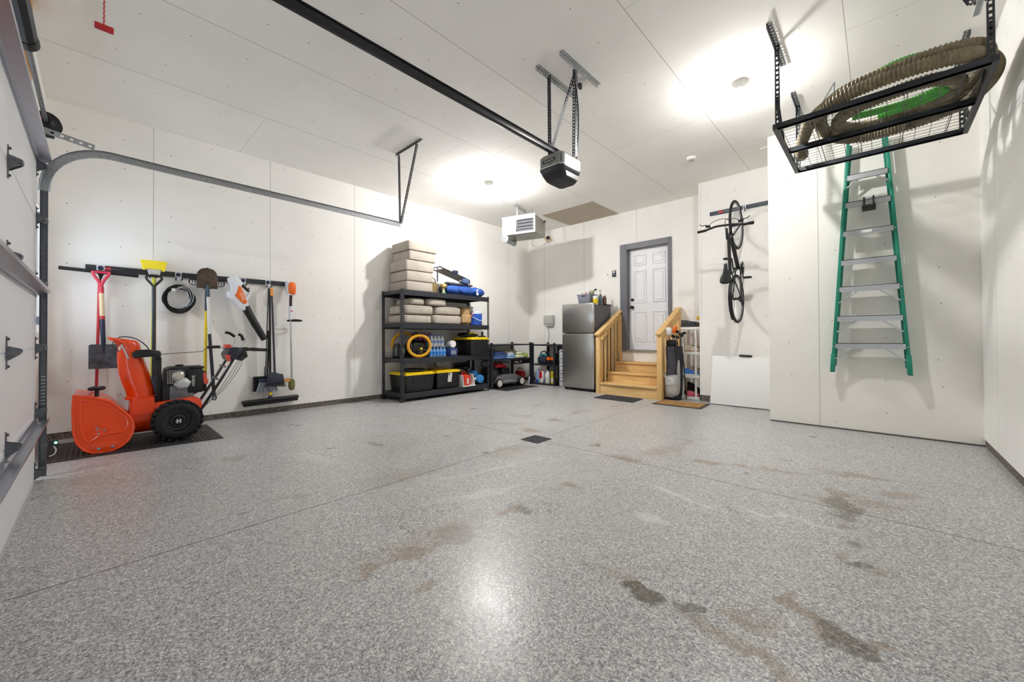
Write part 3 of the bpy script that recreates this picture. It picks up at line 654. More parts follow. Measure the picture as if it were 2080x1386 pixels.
hexo = [(.622+.075*math.cos(PI/3*k+.15), .582+.062*math.sin(PI/3*k+.15)) for k in range(6)]; hexi = [(.622+.055*math.cos(PI/3*k+.15), .582+.045*math.sin(PI/3*k+.15)) for k in range(6)]
MB().prism(hexo, 'x', .865, .885, .006).prism(hexi, 'x', .885, .91, .008).cyl((.905, .63, .587), (.92, .63, .587), .014).build('valve_cover', M_('silver_cover', 'd4d5d8', .3, .7), e)
MB().box(.58, .87, .665, .80, .47, .728, .014).build('side_cover', BLACK, e)
text('cover_lettering', 'ARIENS', WHITEP, t, .036, frame_M((.8705, .715, .60), (0, 0, 1), (0, -1, 0)))
MB().box(.56, .84, .60, .815, .725, .752, .012).build('fuel_tank', BLACK, e)
MB().lathe([(.034, 0), (.036, .016), (.03, .022), (0, .022)], (.72, .615, .752), seg=16).build('fuel_cap', BLACK, e)
MB().ball((.80, .72, .49), (.06, .05, .045)).build('starter_cup', M_('dark_red', '3a1216', .4), e)
MB().pillow((.86, .822, .585), (.03, .045, .06), .6).box(.84, .86, .80, .825, .60, .68).build('choke_knob', M_('coral_red', 'e0523c', .4), e)
MB().box(.60, .80, .80, .84, .47, .69, .01).build('rear_cover', BLACK, e)
# wheels
def wheel(x0, x1, outer):
    wc = (.576, .213); r0 = .192
    s = 1 if x1 > x0 else -1; L = abs(x1-x0)
    prof = [(.115, 0), (.125, -.006), (.165, -.004), (r0-.008, .012), (r0, .03), (r0, L-.03), (r0-.008, L-.012), (.165, L+.004), (.125, L+.006), (.115, L)]
    tm = MB().lathe(prof, (x0, *wc), (s, 0, 0), 40, cap=False)
    for k in range(22):
        for half in (0, 1):
            a = 2*PI*(k+.5*half)/22; c = Vector((x0+s*(L*.27 if half == 0 else L*.73), wc[0]+(r0+.004)*math.cos(a), wc[1]+(r0+.004)*math.sin(a)))
            tm.obox(c, (L*.52, .030, .022), Matrix.Rotation(a, 3, 'X') @ Matrix.Rotation(R(28 if half == 0 else -28), 3, 'Z') @ Matrix.Rotation(PI/2, 3, 'Y').to_3x3() if False else Matrix.Rotation(a-PI/2, 3, 'X') @ Matrix.Rotation(R(26 if half else -26), 3, 'Z'), .004, 1)
    w = tm.build('wheel', RUBBER, t, ang=40)
    MB().lathe([(.118, L*.5), (.118, L-.004), (.105, L-.006), (.098, L-.03), (.075, L-.034), (.066, L-.022), (.045, L-.018), (.032, L+.004), (.0, L+.006)], (x0, *wc), (s, 0, 0), 32).build('rim', M_('gloss_black_rim', '222327', .22), w)
    if outer:
        MB().box(x1+.006, x1+.009, wc[0]-.018, wc[0]-.008, wc[1]-.018, wc[1]+.018).box(x1+.006, x1+.009, wc[0]+.006, wc[0]+.018, wc[1]-.016, wc[1]+.018).box(x1+.006, x1+.009, wc[0]-.018, wc[0]+.018, wc[1]-.004, wc[1]+.004).build('hub_mark', WHITEP, w)
wheel(.89, 1.035, True); wheel(.535, .39, False)
MB().cyl((.40, .576, .213), (1.02, .576, .213), .014).build('axle', GALVD, t)
# handles
HB = M_('black_handle_tube', '1b1c1f', .35)
for x in (.87, .55):
    m = MB().tube([(x, .775, .285), (x, .79, .30), (x, .93, .545), (x, 1.055, .785), (x, 1.095, .85), (x, 1.14, .895), (x, 1.19, .918), (x, 1.28, .922), (x, 1.36, .917)], .0145, 10, sub=3)
    hb = m.build('handlebar', HB, t)
    MB().cyl((x, 1.25, .922), (x, 1.415, .914), .0185, seg=12).cyl((x, 1.20, .93), (x, 1.28, .935), .013).build('grip', BLACK, hb)
m = MB().bar((.56, .93, .60), (.86, .93, .60), .01, .02).bar((.56, 1.0, .735), (.86, 1.0, .735), .01, .02)
m.build('cross_brace', GALVD, t)
MB().prism([(1.005, .87), (1.03, .80), (1.10, .815), (1.165, .90), (1.155, .945), (1.10, .955), (1.045, .945)], 'x', .56, .885, .012).build('dashboard', M_('blue_black_dash', '1f2534', .35), t)
MB().prism([(1.0, .87), (1.02, .79), (1.045, .80), (1.04, .87)], 'x', .80, .888, .006).build('red_insert', M_('coral_insert', 'd8493f', .4), t)
MB().box(.62, .76, 1.02, 1.075, .94, .985, .008).build('red_cap', M_('coral_insert', 'd8493f', .4), t)
MB().prism([(1.13, .86), (1.20, .90), (1.215, .84), (1.18, .815), (1.16, .79), (1.13, .80)], 'x', .70, .87, .006).build('rear_bracket', BLACK, t)
def lever(x, pts, g0, g1, g2):
    MB().tube([(x, y, z) for y, z in pts], .008, 8, sub=3, flat=.5).build('control_lever', M_('bright_lever', 'aeb6c2', .3, .8), t)
    MB().tube([(x, *g0), (x, *g1), (x, *g2)], .0165, 10, sub=4).build('lever_grip', BLACK, t)
lever(.70, [(1.09, .94), (1.115, 1.0), (1.115, 1.06)], (1.025, 1.125), (1.07, 1.115), (1.118, 1.075))
lever(.82, [(1.09, .83), (1.14, .92), (1.18, 1.0), (1.215, 1.075)], (1.13, 1.105), (1.16, 1.085), (1.178, 1.03))
MB().tube([(.80, .455, .893), (.80, .62, .903), (.80, .80, .912), (.80, .845, .955), (.80, .96, .958), (.80, .99, .94), (.80, 1.03, .93)], .0045, 6).build('chute_rod', GALVD, t)
MB().cyl((.80, .845, .958), (.80, .958, .96), .017, seg=12).build('rod_grip', BLACK, t)
m = MB()
for i in range(3): m.tube([(.885, .80+.01*i, .30+.02*i), (.89, .93+.02*i, .47), (.89, 1.06+.03*i, .70), (.89, 1.13+.015*i, .84)], .003, 5, sub=3)
m.build('control_cables', M_('cable_grey', '56585c', .4), t)
m = MB()
for a in range(4):
    an = PI/2*a+.4; m.ball((.83+.034*math.cos(an), .0+.034*math.sin(an), .585), (.03, .03, .02), 12, 8)
m.cyl((.83, 0, .51), (.83, 0, .58), .016)
m.build('clamp_knob', BLACK, t)
# ---------------------------------------------------------------- steel shelving along the left wall
LEV = (.135, .705, 1.285, 1.835)
t = thing('shelving_unit', 'tall black steel shelving loaded with cushions, totes and a vacuum', 'shelving', (.34, 4.335, 0))
SX0, SX1, SY0, SY1 = .03, .655, 3.365, 5.305
for x, sx in ((SX0, 1), (SX1, -1)):
    for y, sy in ((SY0, 1), (SY1, -1)):
        MB().perfL((x, y, 0), (x, y, 1.85), .048, (sx, 0, 0), (0, sy, 0), .038).box(min(x, x+sx*.05), max(x, x+sx*.05), min(y, y+sy*.05), max(y, y+sy*.05), 0, .006).build('post', DARKST, t, flat=True)
for i, z in enumerate(LEV):
    s = MB().box(SX0+.01, SX1-.01, SY0+.01, SY1-.01, z-.016, z).build('shelf_board', M_('black_board', '222327', .6), t, flat=True)
    for x0, x1, y0, y1 in ((SX1-.032, SX1+.001, SY0+.003, SY1-.003), (SX0-.001, SX0+.032, SY0+.003, SY1-.003), (SX0+.02, SX1-.02, SY0-.001, SY0+.028), (SX0+.02, SX1-.02, SY1-.028, SY1+.001)):
        MB().box(x0, x1, y0, y1, z-.085 if x1-x0 < .1 else z-.06, z+.001, .003, 1).build('beam', DARKST, s, ang=20)
FAB = NT('beige_outdoor_fabric'); FAB.bump(FAB.noise(400, 2), .12, .002); FAB.out(FAB.mix(FAB.ramp(FAB.noise(5, 3), .3, .7), srgb('a59c90'), srgb('b4aba0')), .85); FAB = FAB.m
PIPE = M_('cushion_piping', '8b8276', .8)
def cushion(x0, x1, y0, y1, z0, z1, label, group, e=.22, rz=0, piping=True):
    t = thing('seat_cushion', label, 'cushion', ((x0+x1)/2, (y0+y1)/2, z0), group)
    MB().pillow(((x0+x1)/2, (y0+y1)/2, (z0+z1)/2), (x1-x0, y1-y0, z1-z0), e, 36, (0, 0, rz), .004).build('cushion_cover', FAB, t, ang=80)
    if piping:
        a, b = (x1-x0)/2, (y1-y0)/2; c = Vector(((x0+x1)/2, (y0+y1)/2, 0)); m = MB(); rm = Matrix.Rotation(rz, 3, 'Z')
        for z in (z0+(z1-z0)*.17, z1-(z1-z0)*.17):
            pts = []
            for k in range(48):
                an = 2*PI*k/48; sp = lambda v: math.copysign(abs(v)**e, v)
                f = .985
                pts.append(c + rm @ Vector((a*f*sp(math.cos(an)), b*f*sp(math.sin(an)), 0)) + Vector((0, 0, z)))
            m.tube(pts, .004, 5, closed=True)
        m.build('piping', PIPE, t)
    return t
G5 = 'beige cushions stacked on top of the shelving'
cushion(.06, .62, 3.515, 4.10, 2.515, 2.675, 'topmost beige seat cushion of the tall stack on the shelving', G5, .13)
cushion(.08, .61, 3.535, 4.08, 2.355, 2.512, 'second beige cushion from the top of the tall stack', G5, .13)
cushion(.05, .605, 3.475, 4.045, 2.175, 2.352, 'middle beige cushion of the tall stack of five', G5, .14)
cushion(.06, .60, 3.49, 4.03, 2.003, 2.172, 'second beige cushion from the bottom of the tall stack', G5, .14)
cushion(.06, .595, 3.485, 4.03, 1.838, 2.0, 'lowest beige cushion of the tall stack, lying on the top shelf board', G5, .14)
G6 = 'beige cushions packed on the second shelf'
cushion(.07, .63, 3.425, 3.99, 1.287, 1.435, 'beige cushion at the bottom left of the second shelf', G6, .26)
cushion(.10, .62, 4.02, 4.665, 1.287, 1.45, 'beige cushion at the bottom of the second shelf beside the tan bucket', G6, .26)
cushion(.07, .64, 3.43, 4.035, 1.437, 1.60, 'puffy beige cushion in the middle layer by the left shelf post', G6, .34)
cushion(.08, .62, 4.06, 4.66, 1.452, 1.605, 'puffy beige cushion in the middle layer beside the tan bucket', G6, .34)
cushion(.08, .62, 3.56, 3.865, 1.602, 1.725, 'narrow beige cushion lying on the left pile of the second shelf', G6, .45)
cushion(.10, .62, 3.90, 4.32, 1.607, 1.735, 'upper beige cushion bridging the two piles on the second shelf', G6, .36)
# top shelf
t = thing('wicker_basket', 'brown wicker basket behind the cushion stack on the top shelf', 'basket', (.30, 4.20, 1.836))
WK = NT('wicker'); wvv = WK.n('ShaderNodeTexWave', bands_direction='Z'); wvv.inputs['Scale'].default_value = 28; WK.set(wvv.inputs['Vector'], WK.pos()[0]); WK.bump(wvv.outputs[0], .6, .006); WK.out(WK.mix(wvv.outputs[0], srgb('7a6238'), srgb('b79b62')), .7)
MB().lathe([(.09, 0), (.115, .10), (.125, .20), (.12, .205), (.11, .10), (.085, .01), (0, .01)], (.25, 4.21, 1.836), seg=24).build('basket_body', WK.m, t)
MB().tube([(.25, 4.09, 2.03), (.25, 4.12, 2.13), (.25, 4.21, 2.17), (.25, 4.30, 2.13), (.25, 4.33, 2.03)], .009, 8, sub=4).build('basket_handle', WK.m, t)
t = thing('mushroom_ornament', 'small mushroom ornament with brass cap and green base on the top shelf', 'ornament', (.52, 4.30, 1.836))
MB().lathe([(.045, 0), (.05, .012), (.03, .03), (0, .03)], (.52, 4.30, 1.836)).build('base', M_('green_glaze', '3f9a52', .35), t)
MB().lathe([(.028, .02), (.024, .06), (.03, .12), (0, .12)], (.52, 4.30, 1.836)).build('stem', M_('ivory_stem', 'ded3b4', .5), t)
MB().lathe([(.045, .115), (.066, .13), (.062, .165), (.05, .185), (0, .19)], (.52, 4.30, 1.836)).build('cap', M_('brass_cap', 'b49a5e', .35, .5), t)
t = thing('folding_chair', 'folded camp chair with dark tube frame leaning over the blue bags', 'chair', (.36, 4.55, 1.99))
TUBEM = M_('dark_tube', '4a4d55', .35, .6)
m = MB()
for x in (.50, .22):
    m.tube([(x, 4.18, 2.055), (x, 4.185, 2.22), (x, 4.19, 2.30), (x, 4.205, 2.33), (x, 4.235, 2.338), (x, 4.30, 2.315), (x, 4.60, 2.24), (x, 4.90, 2.165), (x, 4.935, 2.14), (x, 4.935, 2.085)], .0125, 8, sub=3)
m.cyl((.22, 4.25, 2.335), (.50, 4.25, 2.335), .01).cyl((.22, 4.93, 2.15), (.50, 4.93, 2.15), .01)
m.build('frame', TUBEM, t)
MB().obox((.36, 4.58, 2.235), (.26, .56, .016), (R(-14), 0, 0), .005).build('sling_seat', M_('grey_sling', '9a9992', .8), t)
MB().pillow((.48, 4.60, 2.275), (.08, .11, .07), .5).build('arm_pad', NAVY, t)
MB().pillow((.48, 4.84, 2.125), (.10, .16, .10), .5).build('hinge_pad', M_('blue_grey_fabric', '4d628c', .7), t)
BLF = M_('royal_blue_fabric', '2450a0', .75, var=.35, vs=14, bump=.4, bs=30)
GRF = M_('grey_black_fabric', '4b4a52', .8, var=.4, vs=16, bump=.5, bs=30)
def bag(name, label, x, y0, y1, z, r, rz, mat, flat=.8, strap=None):
    t = thing(name, label, 'bag', (x, (y0+y1)/2, z))
    n = 14; pts = [(x+.012*math.sin(i*1.3), y0+(y1-y0)*i/(n-1), z+rz+.006*math.sin(i*2.1)) for i in range(n)]
    MB().tube(pts, r, 16, rf=lambda u, i: r*(.55 if i == 0 else .85 if i == 1 else .6 if i == n-1 else .92 if i == n-2 else 1+.07*math.sin(i*2.7)), flat=flat, sub=0).build('bag_body', mat, t, ang=60)
    if strap: MB().tube([(x+r*.8, y0+.25*(y1-y0), z+rz), (x+r*1.05, y0+.4*(y1-y0), z+rz-.05), (x+r*1.05, y0+.6*(y1-y0), z+rz-.03), (x+r*.8, y0+.8*(y1-y0), z+rz+.02)], .01, 6, sub=4, flat=.4).build('strap', BLACK, t)
    return t
b = bag('chair_bag', 'bright blue folding chair bag with a white tag on the top shelf', .47, 4.385, 5.30, 1.838, .10, .098, BLF, .9, True)
MB().box(.572, .576, 5.05, 5.10, 1.87, 1.98).build('white_tag', WHITEP, b)
bag('chair_bag', 'grey and black chair bag lying behind the bright blue bag', .24, 4.42, 5.22, 1.838, .115, .115, GRF, .9)
bag('chair_bag', 'dark flattened chair bag draped over the bright blue bag', .43, 4.40, 5.05, 2.022, .06, .035, GRF, .5)
# second shelf right end
t = thing('tool_bucket', 'tan bucket wrapped in a tan pocketed tool bag', 'bucket', (.42, 4.86, 1.287))
TANF = M_('tan_canvas', 'b59467', .8, var=.15, vs=20, bump=.4, bs=40)
MB().lathe([(.105, 0), (.125, .30), (.13, .33), (.12, .33), (.10, .02), (0, .02)], (.42, 4.86, 1.287), seg=28).build('bucket_body', TANF, t)
MB().lathe([(.128, .31), (.135, .33), (.128, .345), (0, .345)], (.42, 4.86, 1.287), seg=28).build('lid', M_('olive_lid', '7d7455', .6), t)
for k in range(3): MB().pillow((.42+.13*math.cos(-.5+.6*k), 4.86+.13*math.sin(-.9+.7*k), 1.40), (.05, .09, .16), .4, rot=(0, 0, -.6+.6*k)).build('pocket', TANF, t)
MB().cyl((.55, 4.93, 1.47), (.57, 4.96, 1.50), .012).build('orange_clip', ORANGE, t)
t = thing('drink_cooler', 'round blue drink cooler with white lid and handle', 'cooler', (.47, 5.12, 1.287))
MB().lathe([(.11, 0), (.12, .01), (.125, .2), (.125, .22), (0, .22)], (.47, 5.12, 1.287), seg=28).build('cooler_body', BLUE, t)
MB().lathe([(.128, .22), (.13, .25), (.115, .275), (.04, .28), (0, .28)], (.47, 5.12, 1.287), seg=28).build('lid', M_('pale_blue_lid', 'c6cfdd', .4), t)
MB().tube([(.47, 5.0, 1.45), (.55, 5.01, 1.43), (.605, 5.06, 1.39), (.615, 5.15, 1.375), (.57, 5.21, 1.40), (.50, 5.24, 1.45)], .006, 6, sub=3).build('handle', WHITEP, t)
t = thing('bucket', 'white bucket at the back right corner of the second shelf', 'bucket', (.19, 5.12, 1.287))
MB().lathe([(.11, 0), (.13, .36), (.136, .37), (.12, .37), (0, .36)], (.19, 5.12, 1.287), seg=24).build('bucket_body', WHITEP, t)
MB().lathe([(.137, .35), (.14, .375), (0, .385)], (.19, 5.12, 1.287), seg=24).build('lid', WHITEP, t)
# third shelf
t = thing('wet_dry_vacuum', 'black portable vacuum with a yellow hose looped around it', 'vacuum', (.42, 3.78, .706))
GB = M_('gloss_black', '141414', .22)
MB().pillow((.40, 3.80, .86), (.30, .34, .29), .5).build('vacuum_body', GB, t)
MB().pillow((.43, 3.81, .83), (.33, .25, .04), .5).box(.545, .562, 3.72, 3.90, .735, .80, .006).build('front_trim', BLACK, t)
MB().cyl((.555, 3.80, .86), (.566, 3.80, .86), .022).box(.555, .566, 3.785, 3.815, .80, .825).build('yellow_latch', YELLOW, t)
MB().tube([(.40, 3.74, .97), (.45, 3.72, 1.07), (.45, 3.74, 1.11), (.42, 3.80, 1.12)], .025, 10, sub=4).box(.46, .50, 3.70, 3.76, 1.0, 1.13, .01).build('carry_handle', GB, t)
YH = M_('yellow_hose', 'e0a516', .45, bump=.0)
def hoseloop(par, x, cy, cz, a, b, n=44, r=.026, dx=.0, a0=0, a1=2*PI):
    m = MB(); N = n*4
    m.tube([(x+dx*math.sin(a0+(a1-a0)*k/N), cy+a*math.cos(a0+(a1-a0)*k/N), cz+b*math.sin(a0+(a1-a0)*k/N)) for k in range(N+1)], r, 10, rf=lambda u, i: r*(1+.07*(1 if i % 2 else -1)))
    return m
hoseloop(t, .585, 3.745, .91, .215, .178).build('yellow_hose', YH, t)
t = thing('vacuum_hose', 'yellow hose arched at the back left of the vacuum', 'hose', (.33, 3.50, .706))
hoseloop(t, .16, 3.70, .935, .22, .20, a0=R(-20), a1=R(215), dx=.02).build('hose', YH, t)
t = thing('vacuum_tank', 'black tank of a second vacuum beside the left shelf post', 'vacuum', (.30, 3.49, .706))
MB().lathe([(.10, 0), (.12, .03), (.115, .17), (.09, .24), (0, .26)], (.36, 3.50, .706), seg=24).build('tank', GB, t)
MB().box(.468, .48, 3.47, 3.53, .80, .88).build('pale_label', M_('pale_green_label', '9fae8f', .5), t)
CLEARB = M_('bottle_blue', '6f9fd4', .15, Alpha=1.0); WRAPB = M_('blue_wrap', '2f86d8', .25, var=.3, vs=30)
CLR = M_('clear_bottle', 'cfd6df', .12)
def bottle(m, x, y, z, h, r): m.lathe([(r*.9, 0), (r, .012), (r, h*.62), (r*.92, h*.68), (r*.4, h*.88), (r*.4, h), (0, h)], (x, y, z), seg=12); return m
def pack(label, x0, y0, z, nx, ny, r, h, bm, cm, wm, wz):
    t = thing('bottle_pack', label, 'bottle pack', (x0+nx*r, y0+ny*r, z), 'shrink wrapped packs of bottles on the third shelf')
    for i in range(nx):
        for j in range(ny):
            x, y = x0+r+2*r*i, y0+r+2*r*j
            b = bottle(MB(), x, y, z, h, r*.97).build('bottle', bm, t)
            MB().cyl((x, y, z+h-.004), (x, y, z+h+.012), r*.45, seg=10).build('bottle_cap', cm, b)
            MB().cyl((x, y, z+h*.28), (x, y, z+h*.52), r*.985, seg=12).build('bottle_label', wm, b)
    return t
pack('blue shrink wrapped pack of water bottles beside the black vacuum', .30, 4.01, .706, 3, 5, .0365, .175, CLEARB, WHITEP, WRAPB, .1)
t = thing('board_divider', 'thin clear sheet lying between two packs of bottles', 'sheet', (.43, 4.13, .895))
MB().box(.30, .515, 4.01, 4.37, .894, .898).build('sheet', M_('clear_film', 'c7d4e2', .2), t, flat=True)
pack('clear shrink wrapped pack of bottles with blue labels, on top of the blue pack', .36, 4.03, .899, 2, 4, .0385, .185, CLR, BLUE, M_('blue_white_label', '7d9bd0', .4, var=.5, vs=80), .1)
pack('pack of magenta drink bottles behind the vacuum on the third shelf', .10, 3.98, .706, 2, 4, .038, .42, M_('magenta_drink', 'b0356f', .25, var=.4, vs=25), M_('violet_cap', '5c4a86', .4), M_('pink_label', 'd8628f', .4, var=.4, vs=40), .1)
t = thing('carton', 'navy box with white print under the paper roll on the third shelf', 'box', (.48, 4.47, .706))
MB().box(.36, .60, 4.395, 4.555, .706, .86, .004).build('carton_body', M_('navy_print_box', '2c4174', .5, var=.4, vs=35), t)
for z in (.75, .775, .80): MB().box(.601, .603, 4.41, 4.52, z, z+.008).build('print_bar', WHITEP, t)
t = thing('paper_roll', 'white paper roll lying on the navy box', 'paper roll', (.47, 4.475, .862))
MB().lathe([(.02, 0), (.062, 0), (.066, .006), (.066, .19), (.062, .2), (.02, .2)], (.38, 4.475, .93), (1, 0, 0), 24).build('roll', M_('white_paper', 'e6e5e0', .9, bump=.3, bs=80), t)
TOTE = M_('tote_black', '17181b', .45)
LID = M_('yellow_lid', 'f0cf12', .38)
def tote(label, x0, x1, y0, y1, z, h, inset=.035, paper=False):
    t = thing('storage_tote', label, 'tote', ((x0+x1)/2, (y0+y1)/2, z), 'black totes with yellow lids')
    a, b = .03, inset
    bot = [(x0+b, y0+b), (x1-b, y0+b), (x1-b, y1-b), (x0+b, y1-b)]; top = [(x0+.012, y0+.012), (x1-.012, y0+.012), (x1-.012, y1-.012), (x0+.012, y1-.012)]
    m = MB().prism(bot, 'z', z, z+h*.88, .012, top)
    body = m.build('tote_body', TOTE, t)
    xf = x1-.02
    for yy in (y0+(y1-y0)*.33, y0+(y1-y0)*.72):
        MB().bar((x1-.012, yy, z+h*.80), (x1-.026, yy, z+h*.45), .10, .012, (1, 0, 0), .004).build('side_rib', TOTE, body)
    m = MB().box(x0, x1, y0, y1, z+h*.86, z+h*.95, .012).box(x0+.03, x1-.03, y0+.03, y1-.03, z+h*.95, z+h, .008)
    for k in range(4): yy = y0+(y1-y0)*(.2+.2*k); m.box(x1-.05, x1-.005, yy-.02, yy+.02, z+h*.94, z+h*.985, .004)
    for k in range(4): xx = x0+(x1-x0)*(.2+.2*k); m.box(xx-.02, xx+.02, y0+.005, y0+.05, z+h*.94, z+h*.985, .004)
    m.build('tote_lid', LID, t)
    if paper:
        p = MB().bar((x1-.004, y0+.30, z+h*.84), (x1-.017, y0+.285, z+h*.35), .085, .003, (1, 0, 0)).build('paper_label', M_('printed_label', 'd8d8d4', .6, var=.12, vs=60), t)
        MB().obox((x1-.003, y0+.275, z+h*.77), (.004, .025, .025), (0, 0, 0)).build('label_mark', BLACK, p)
    return t
tote('yellow lidded black tote at the left of the bottom shelf under a black bag', .08, .64, 3.455, 4.035, .137, .33)
tote('black tote with yellow lid and a white paper label on its front', .08, .64, 4.065, 4.60, .137, .33, paper=True)
tote('black tote with yellow lid standing out at the right end of the third shelf', .15, .72, 4.78, 5.255, .707, .345)
t = thing('black_bag', 'crumpled black bag lying on the left yellow lid', 'bag', (.48, 3.75, .468))
MB().pillow((.42, 3.74, .497), (.30, .40, .055), .7, 28, None, .05).build('bag_body', M_('black_nylon', '2c2d31', .6, bump=.4, bs=40), t)
t = thing('amber_scraper', 'amber scraper lying on the lid of the labelled tote', 'scraper', (.35, 4.25, .468))
MB().prism([(4.10, .472), (4.50, .470), (4.52, .482), (4.3, .495), (4.12, .49)], 'x', .30, .40, .004).build('blade', M_('amber_plastic', 'b8741f', .35), t)
t = thing('striped_cup', 'pale striped plastic tub standing on the labelled tote', 'tub', (.22, 4.42, .468))
m = MB()
for k in range(6): m.lathe([(.065+.003*k, .02*k), (.068+.003*k, .02*k+.016), (.062+.003*k, .02*k+.02)], (.2, 4.42, .469), seg=20)
m.build('tub_body', M_('striped_pale', 'c9c8bb', .5), t)
t = thing('black_garment', 'black padded bag lying on the lid of the upper tote', 'bag', (.42, 4.75, 1.054))
MB().pillow((.36, 5.0, 1.10), (.34, .40, .09), .75, 28, (0, .05, .1), .04).build('bag_body', M_('dark_green_nylon', '1d2524', .5, bump=.4, bs=40), t)
MB().tube([(.50, 4.90, 1.12), (.53, 4.98, 1.135), (.54, 5.08, 1.12)], .01, 6, sub=3).build('yellow_strap', YELLOW, t)
t = thing('drill_case', 'small black tool beside the padded bag on the upper tote', 'tool', (.58, 5.16, 1.054))
MB().box(.60, .64, 5.14, 5.17, 1.075, 1.16, .006).box(.565, .67, 5.09, 5.21, 1.054, 1.08, .008).build('tool_body', BLACK, t)
# bottom shelf right
t = thing('white_rack', 'white open rack with sloping sides holding the red fuel can', 'rack', (.56, 4.79, .136))
MB().box(.40, .69, 4.63, 4.92, .1365, .148).bar((.55, 4.645, .148), (.55, 4.612, .35), .26, .012, (0, 1, 0)).bar((.55, 4.905, .148), (.55, 4.868+.0, .36), .26, .012, (0, 1, 0)).build('rack_panels', WHITEP, t, flat=True)
t = thing('fuel_can', 'red plastic fuel can with a black spout in the white rack', 'fuel can', (.55, 4.77, .1485))
FR = M_('red_orange_can', 'd93a20', .4)
MB().prism([(4.685, .15), (4.835, .15), (4.835, .30), (4.80, .345), (4.73, .36), (4.69, .33)], 'x', .46, .645, .02).build('can_body', FR, t)
MB().box(.6455, .649, 4.74, 4.785, .18, .28).build('can_label', M_('white_black_label', 'd8d4cf', .5, var=.4, vs=70), t)
MB().tube([(.55, 4.70, .33), (.55, 4.70, .385), (.55, 4.75, .40), (.55, 4.80, .38), (.55, 4.81, .34)], .014, 8, sub=3).build('can_handle', FR, t)
MB().cyl((.60, 4.80, .34), (.61, 4.80, .44), .022).cyl((.61, 4.80, .43), (.62, 4.86, .47), .016).build('spout', BLACK, t)
t = thing('grease_gun', 'black and silver hand pump behind the red fuel can', 'pump', (.38, 4.84, .137))
MB().cyl((.30, 4.80, .137), (.30, 4.82, .42), .022).cyl((.30, 4.82, .42), (.40, 4.90, .47), .014).build('pump_body', BLACK, t)
MB().bar((.32, 4.80, .43), (.36, 4.96, .46), .02, .012).cyl((.30, 4.82, .44), (.34, 4.90, .40), .012).build('lever', GALV, t)
t = thing('air_tank', 'blue air compressor with round tank at the right of the bottom shelf', 'compressor', (.45, 5.12, .137))
LB = M_('sky_blue_paint', '3b8bd0', .35)
MB().lathe([(0, 0), (.05, .005), (.085, .03), (.088, .05), (.088, .30), (.08, .33), (0, .35)], (.26, 5.145, .235), (1, 0, 0), 24).build('tank', LB, t)
MB().lathe([(0, 0), (.045, .01), (.058, .03), (.058, .18), (.045, .2), (0, .21)], (.32, 5.07, .345), (1, 0, 0), 20).build('motor', LB, t)
MB().box(.30, .56, 5.08, 5.10, .137, .16).box(.30, .56, 5.19, 5.21, .137, .16).build('feet', RUBBER, t)
MB().box(.50, .545, 5.01, 5.06, .22, .27, .008).build('white_gauge', WHITEP, t)
t = thing('tool_case', 'black machine with hoses at the back right of the bottom shelf', 'machine', (.18, 5.1, .137))
MB().pillow((.14, 5.05, .32), (.18, .40, .36), .5).cyl((.16, 4.85, .5), (.18, 5.2, .54), .03).build('machine_body', M_('dark_machine', '1d1e22', .4), t)

# ---------------------------------------------------------------- low black shelving in the corner
t = thing('low_shelving', 'low black shelving in the corner with folded towels over the lawn mower', 'shelving', (.31, 6.02, 0))
for x in (.04, .60):
    for y in (5.425, 6.625):
        MB().box(x-.02, x+.02, y-.02, y+.02, 0, .905).box(x-.024, x+.024, y-.024, y+.024, .905, .935, .005).build('post', DARKST, t, flat=True)
MB().box(.02, .615, 5.41, 6.64, .888, .90).box(.605, .622, 5.44, 6.61, .872, .90).build('top_shelf', DARKST, t, flat=True)
MB().box(.03, .61, 5.41, 6.64, .582, .594).box(.60, .618, 5.44, 6.61, .565, .596).build('shelf', DARKST, t, flat=True)
p = MB().box(.585, .60, 6.06, 6.60, .47, .562, .003).build('drawer_front', BLACK, t)
text('drawer_lettering', 'Husky', WHITEP, p, .05, frame_M((.6005, 6.17, .517), (0, 1, 0), (0, 0, 1)))
MB().cyl((.60, 6.30, .525), (.606, 6.30, .525), .014).build('drawer_mark', WHITEP, p)
def towel(label, x0, x1, y0, y1, z0, z1, mat, rz=0):
    t = thing('folded_towel', label, 'towel', ((x0+x1)/2, (y0+y1)/2, z0), 'folded towels on the low corner shelving')
    MB().pillow(((x0+x1)/2, (y0+y1)/2, z0+(z1-z0)*.27), (x1-x0, y1-y0, (z1-z0)*.54), .35, 24, None, .02).build('lower_fold', mat, t, ang=80)
    MB().pillow(((x0+x1)/2, (y0+y1)/2, z0+(z1-z0)*.76), (x1-x0-.01, y1-y0-.02, (z1-z0)*.52), .35, 24, None, .02).build('upper_fold', mat, t, ang=80)
TB = M_('denim_blue_towel', '4f6fa8', .95, var=.2, vs=30, bump=.5, bs=120); TL = M_('pale_blue_towel', '8fb2dc', .95, var=.2, vs=30, bump=.5, bs=120)
TC = M_('cream_towel', 'd8dcb4', .95, var=.12, vs=30, bump=.5, bs=120); TW = M_('white_stripe_towel', 'd9dfe8', .95, var=.15, vs=30, bump=.5, bs=120)
towel('lower denim blue towel at the left of the low corner shelf', .20, .58, 5.55, 5.92, .595, .672, TB)
towel('upper dark blue towel folded on the denim blue towel', .22, .57, 5.56, 5.90, .673, .748, M_('dark_blue_towel', '3c5488', .95, var=.2, vs=30, bump=.5, bs=120))
towel('pale blue towel between the denim and the cream towels', .22, .585, 5.935, 6.18, .595, .668, TL)
towel('white striped towel folded on the pale blue towel', .22, .56, 5.945, 6.15, .669, .74, TW)
towel('cream towel with ruffled edge beside the pale blue towel', .20, .59, 6.20, 6.46, .595, .735, TC)
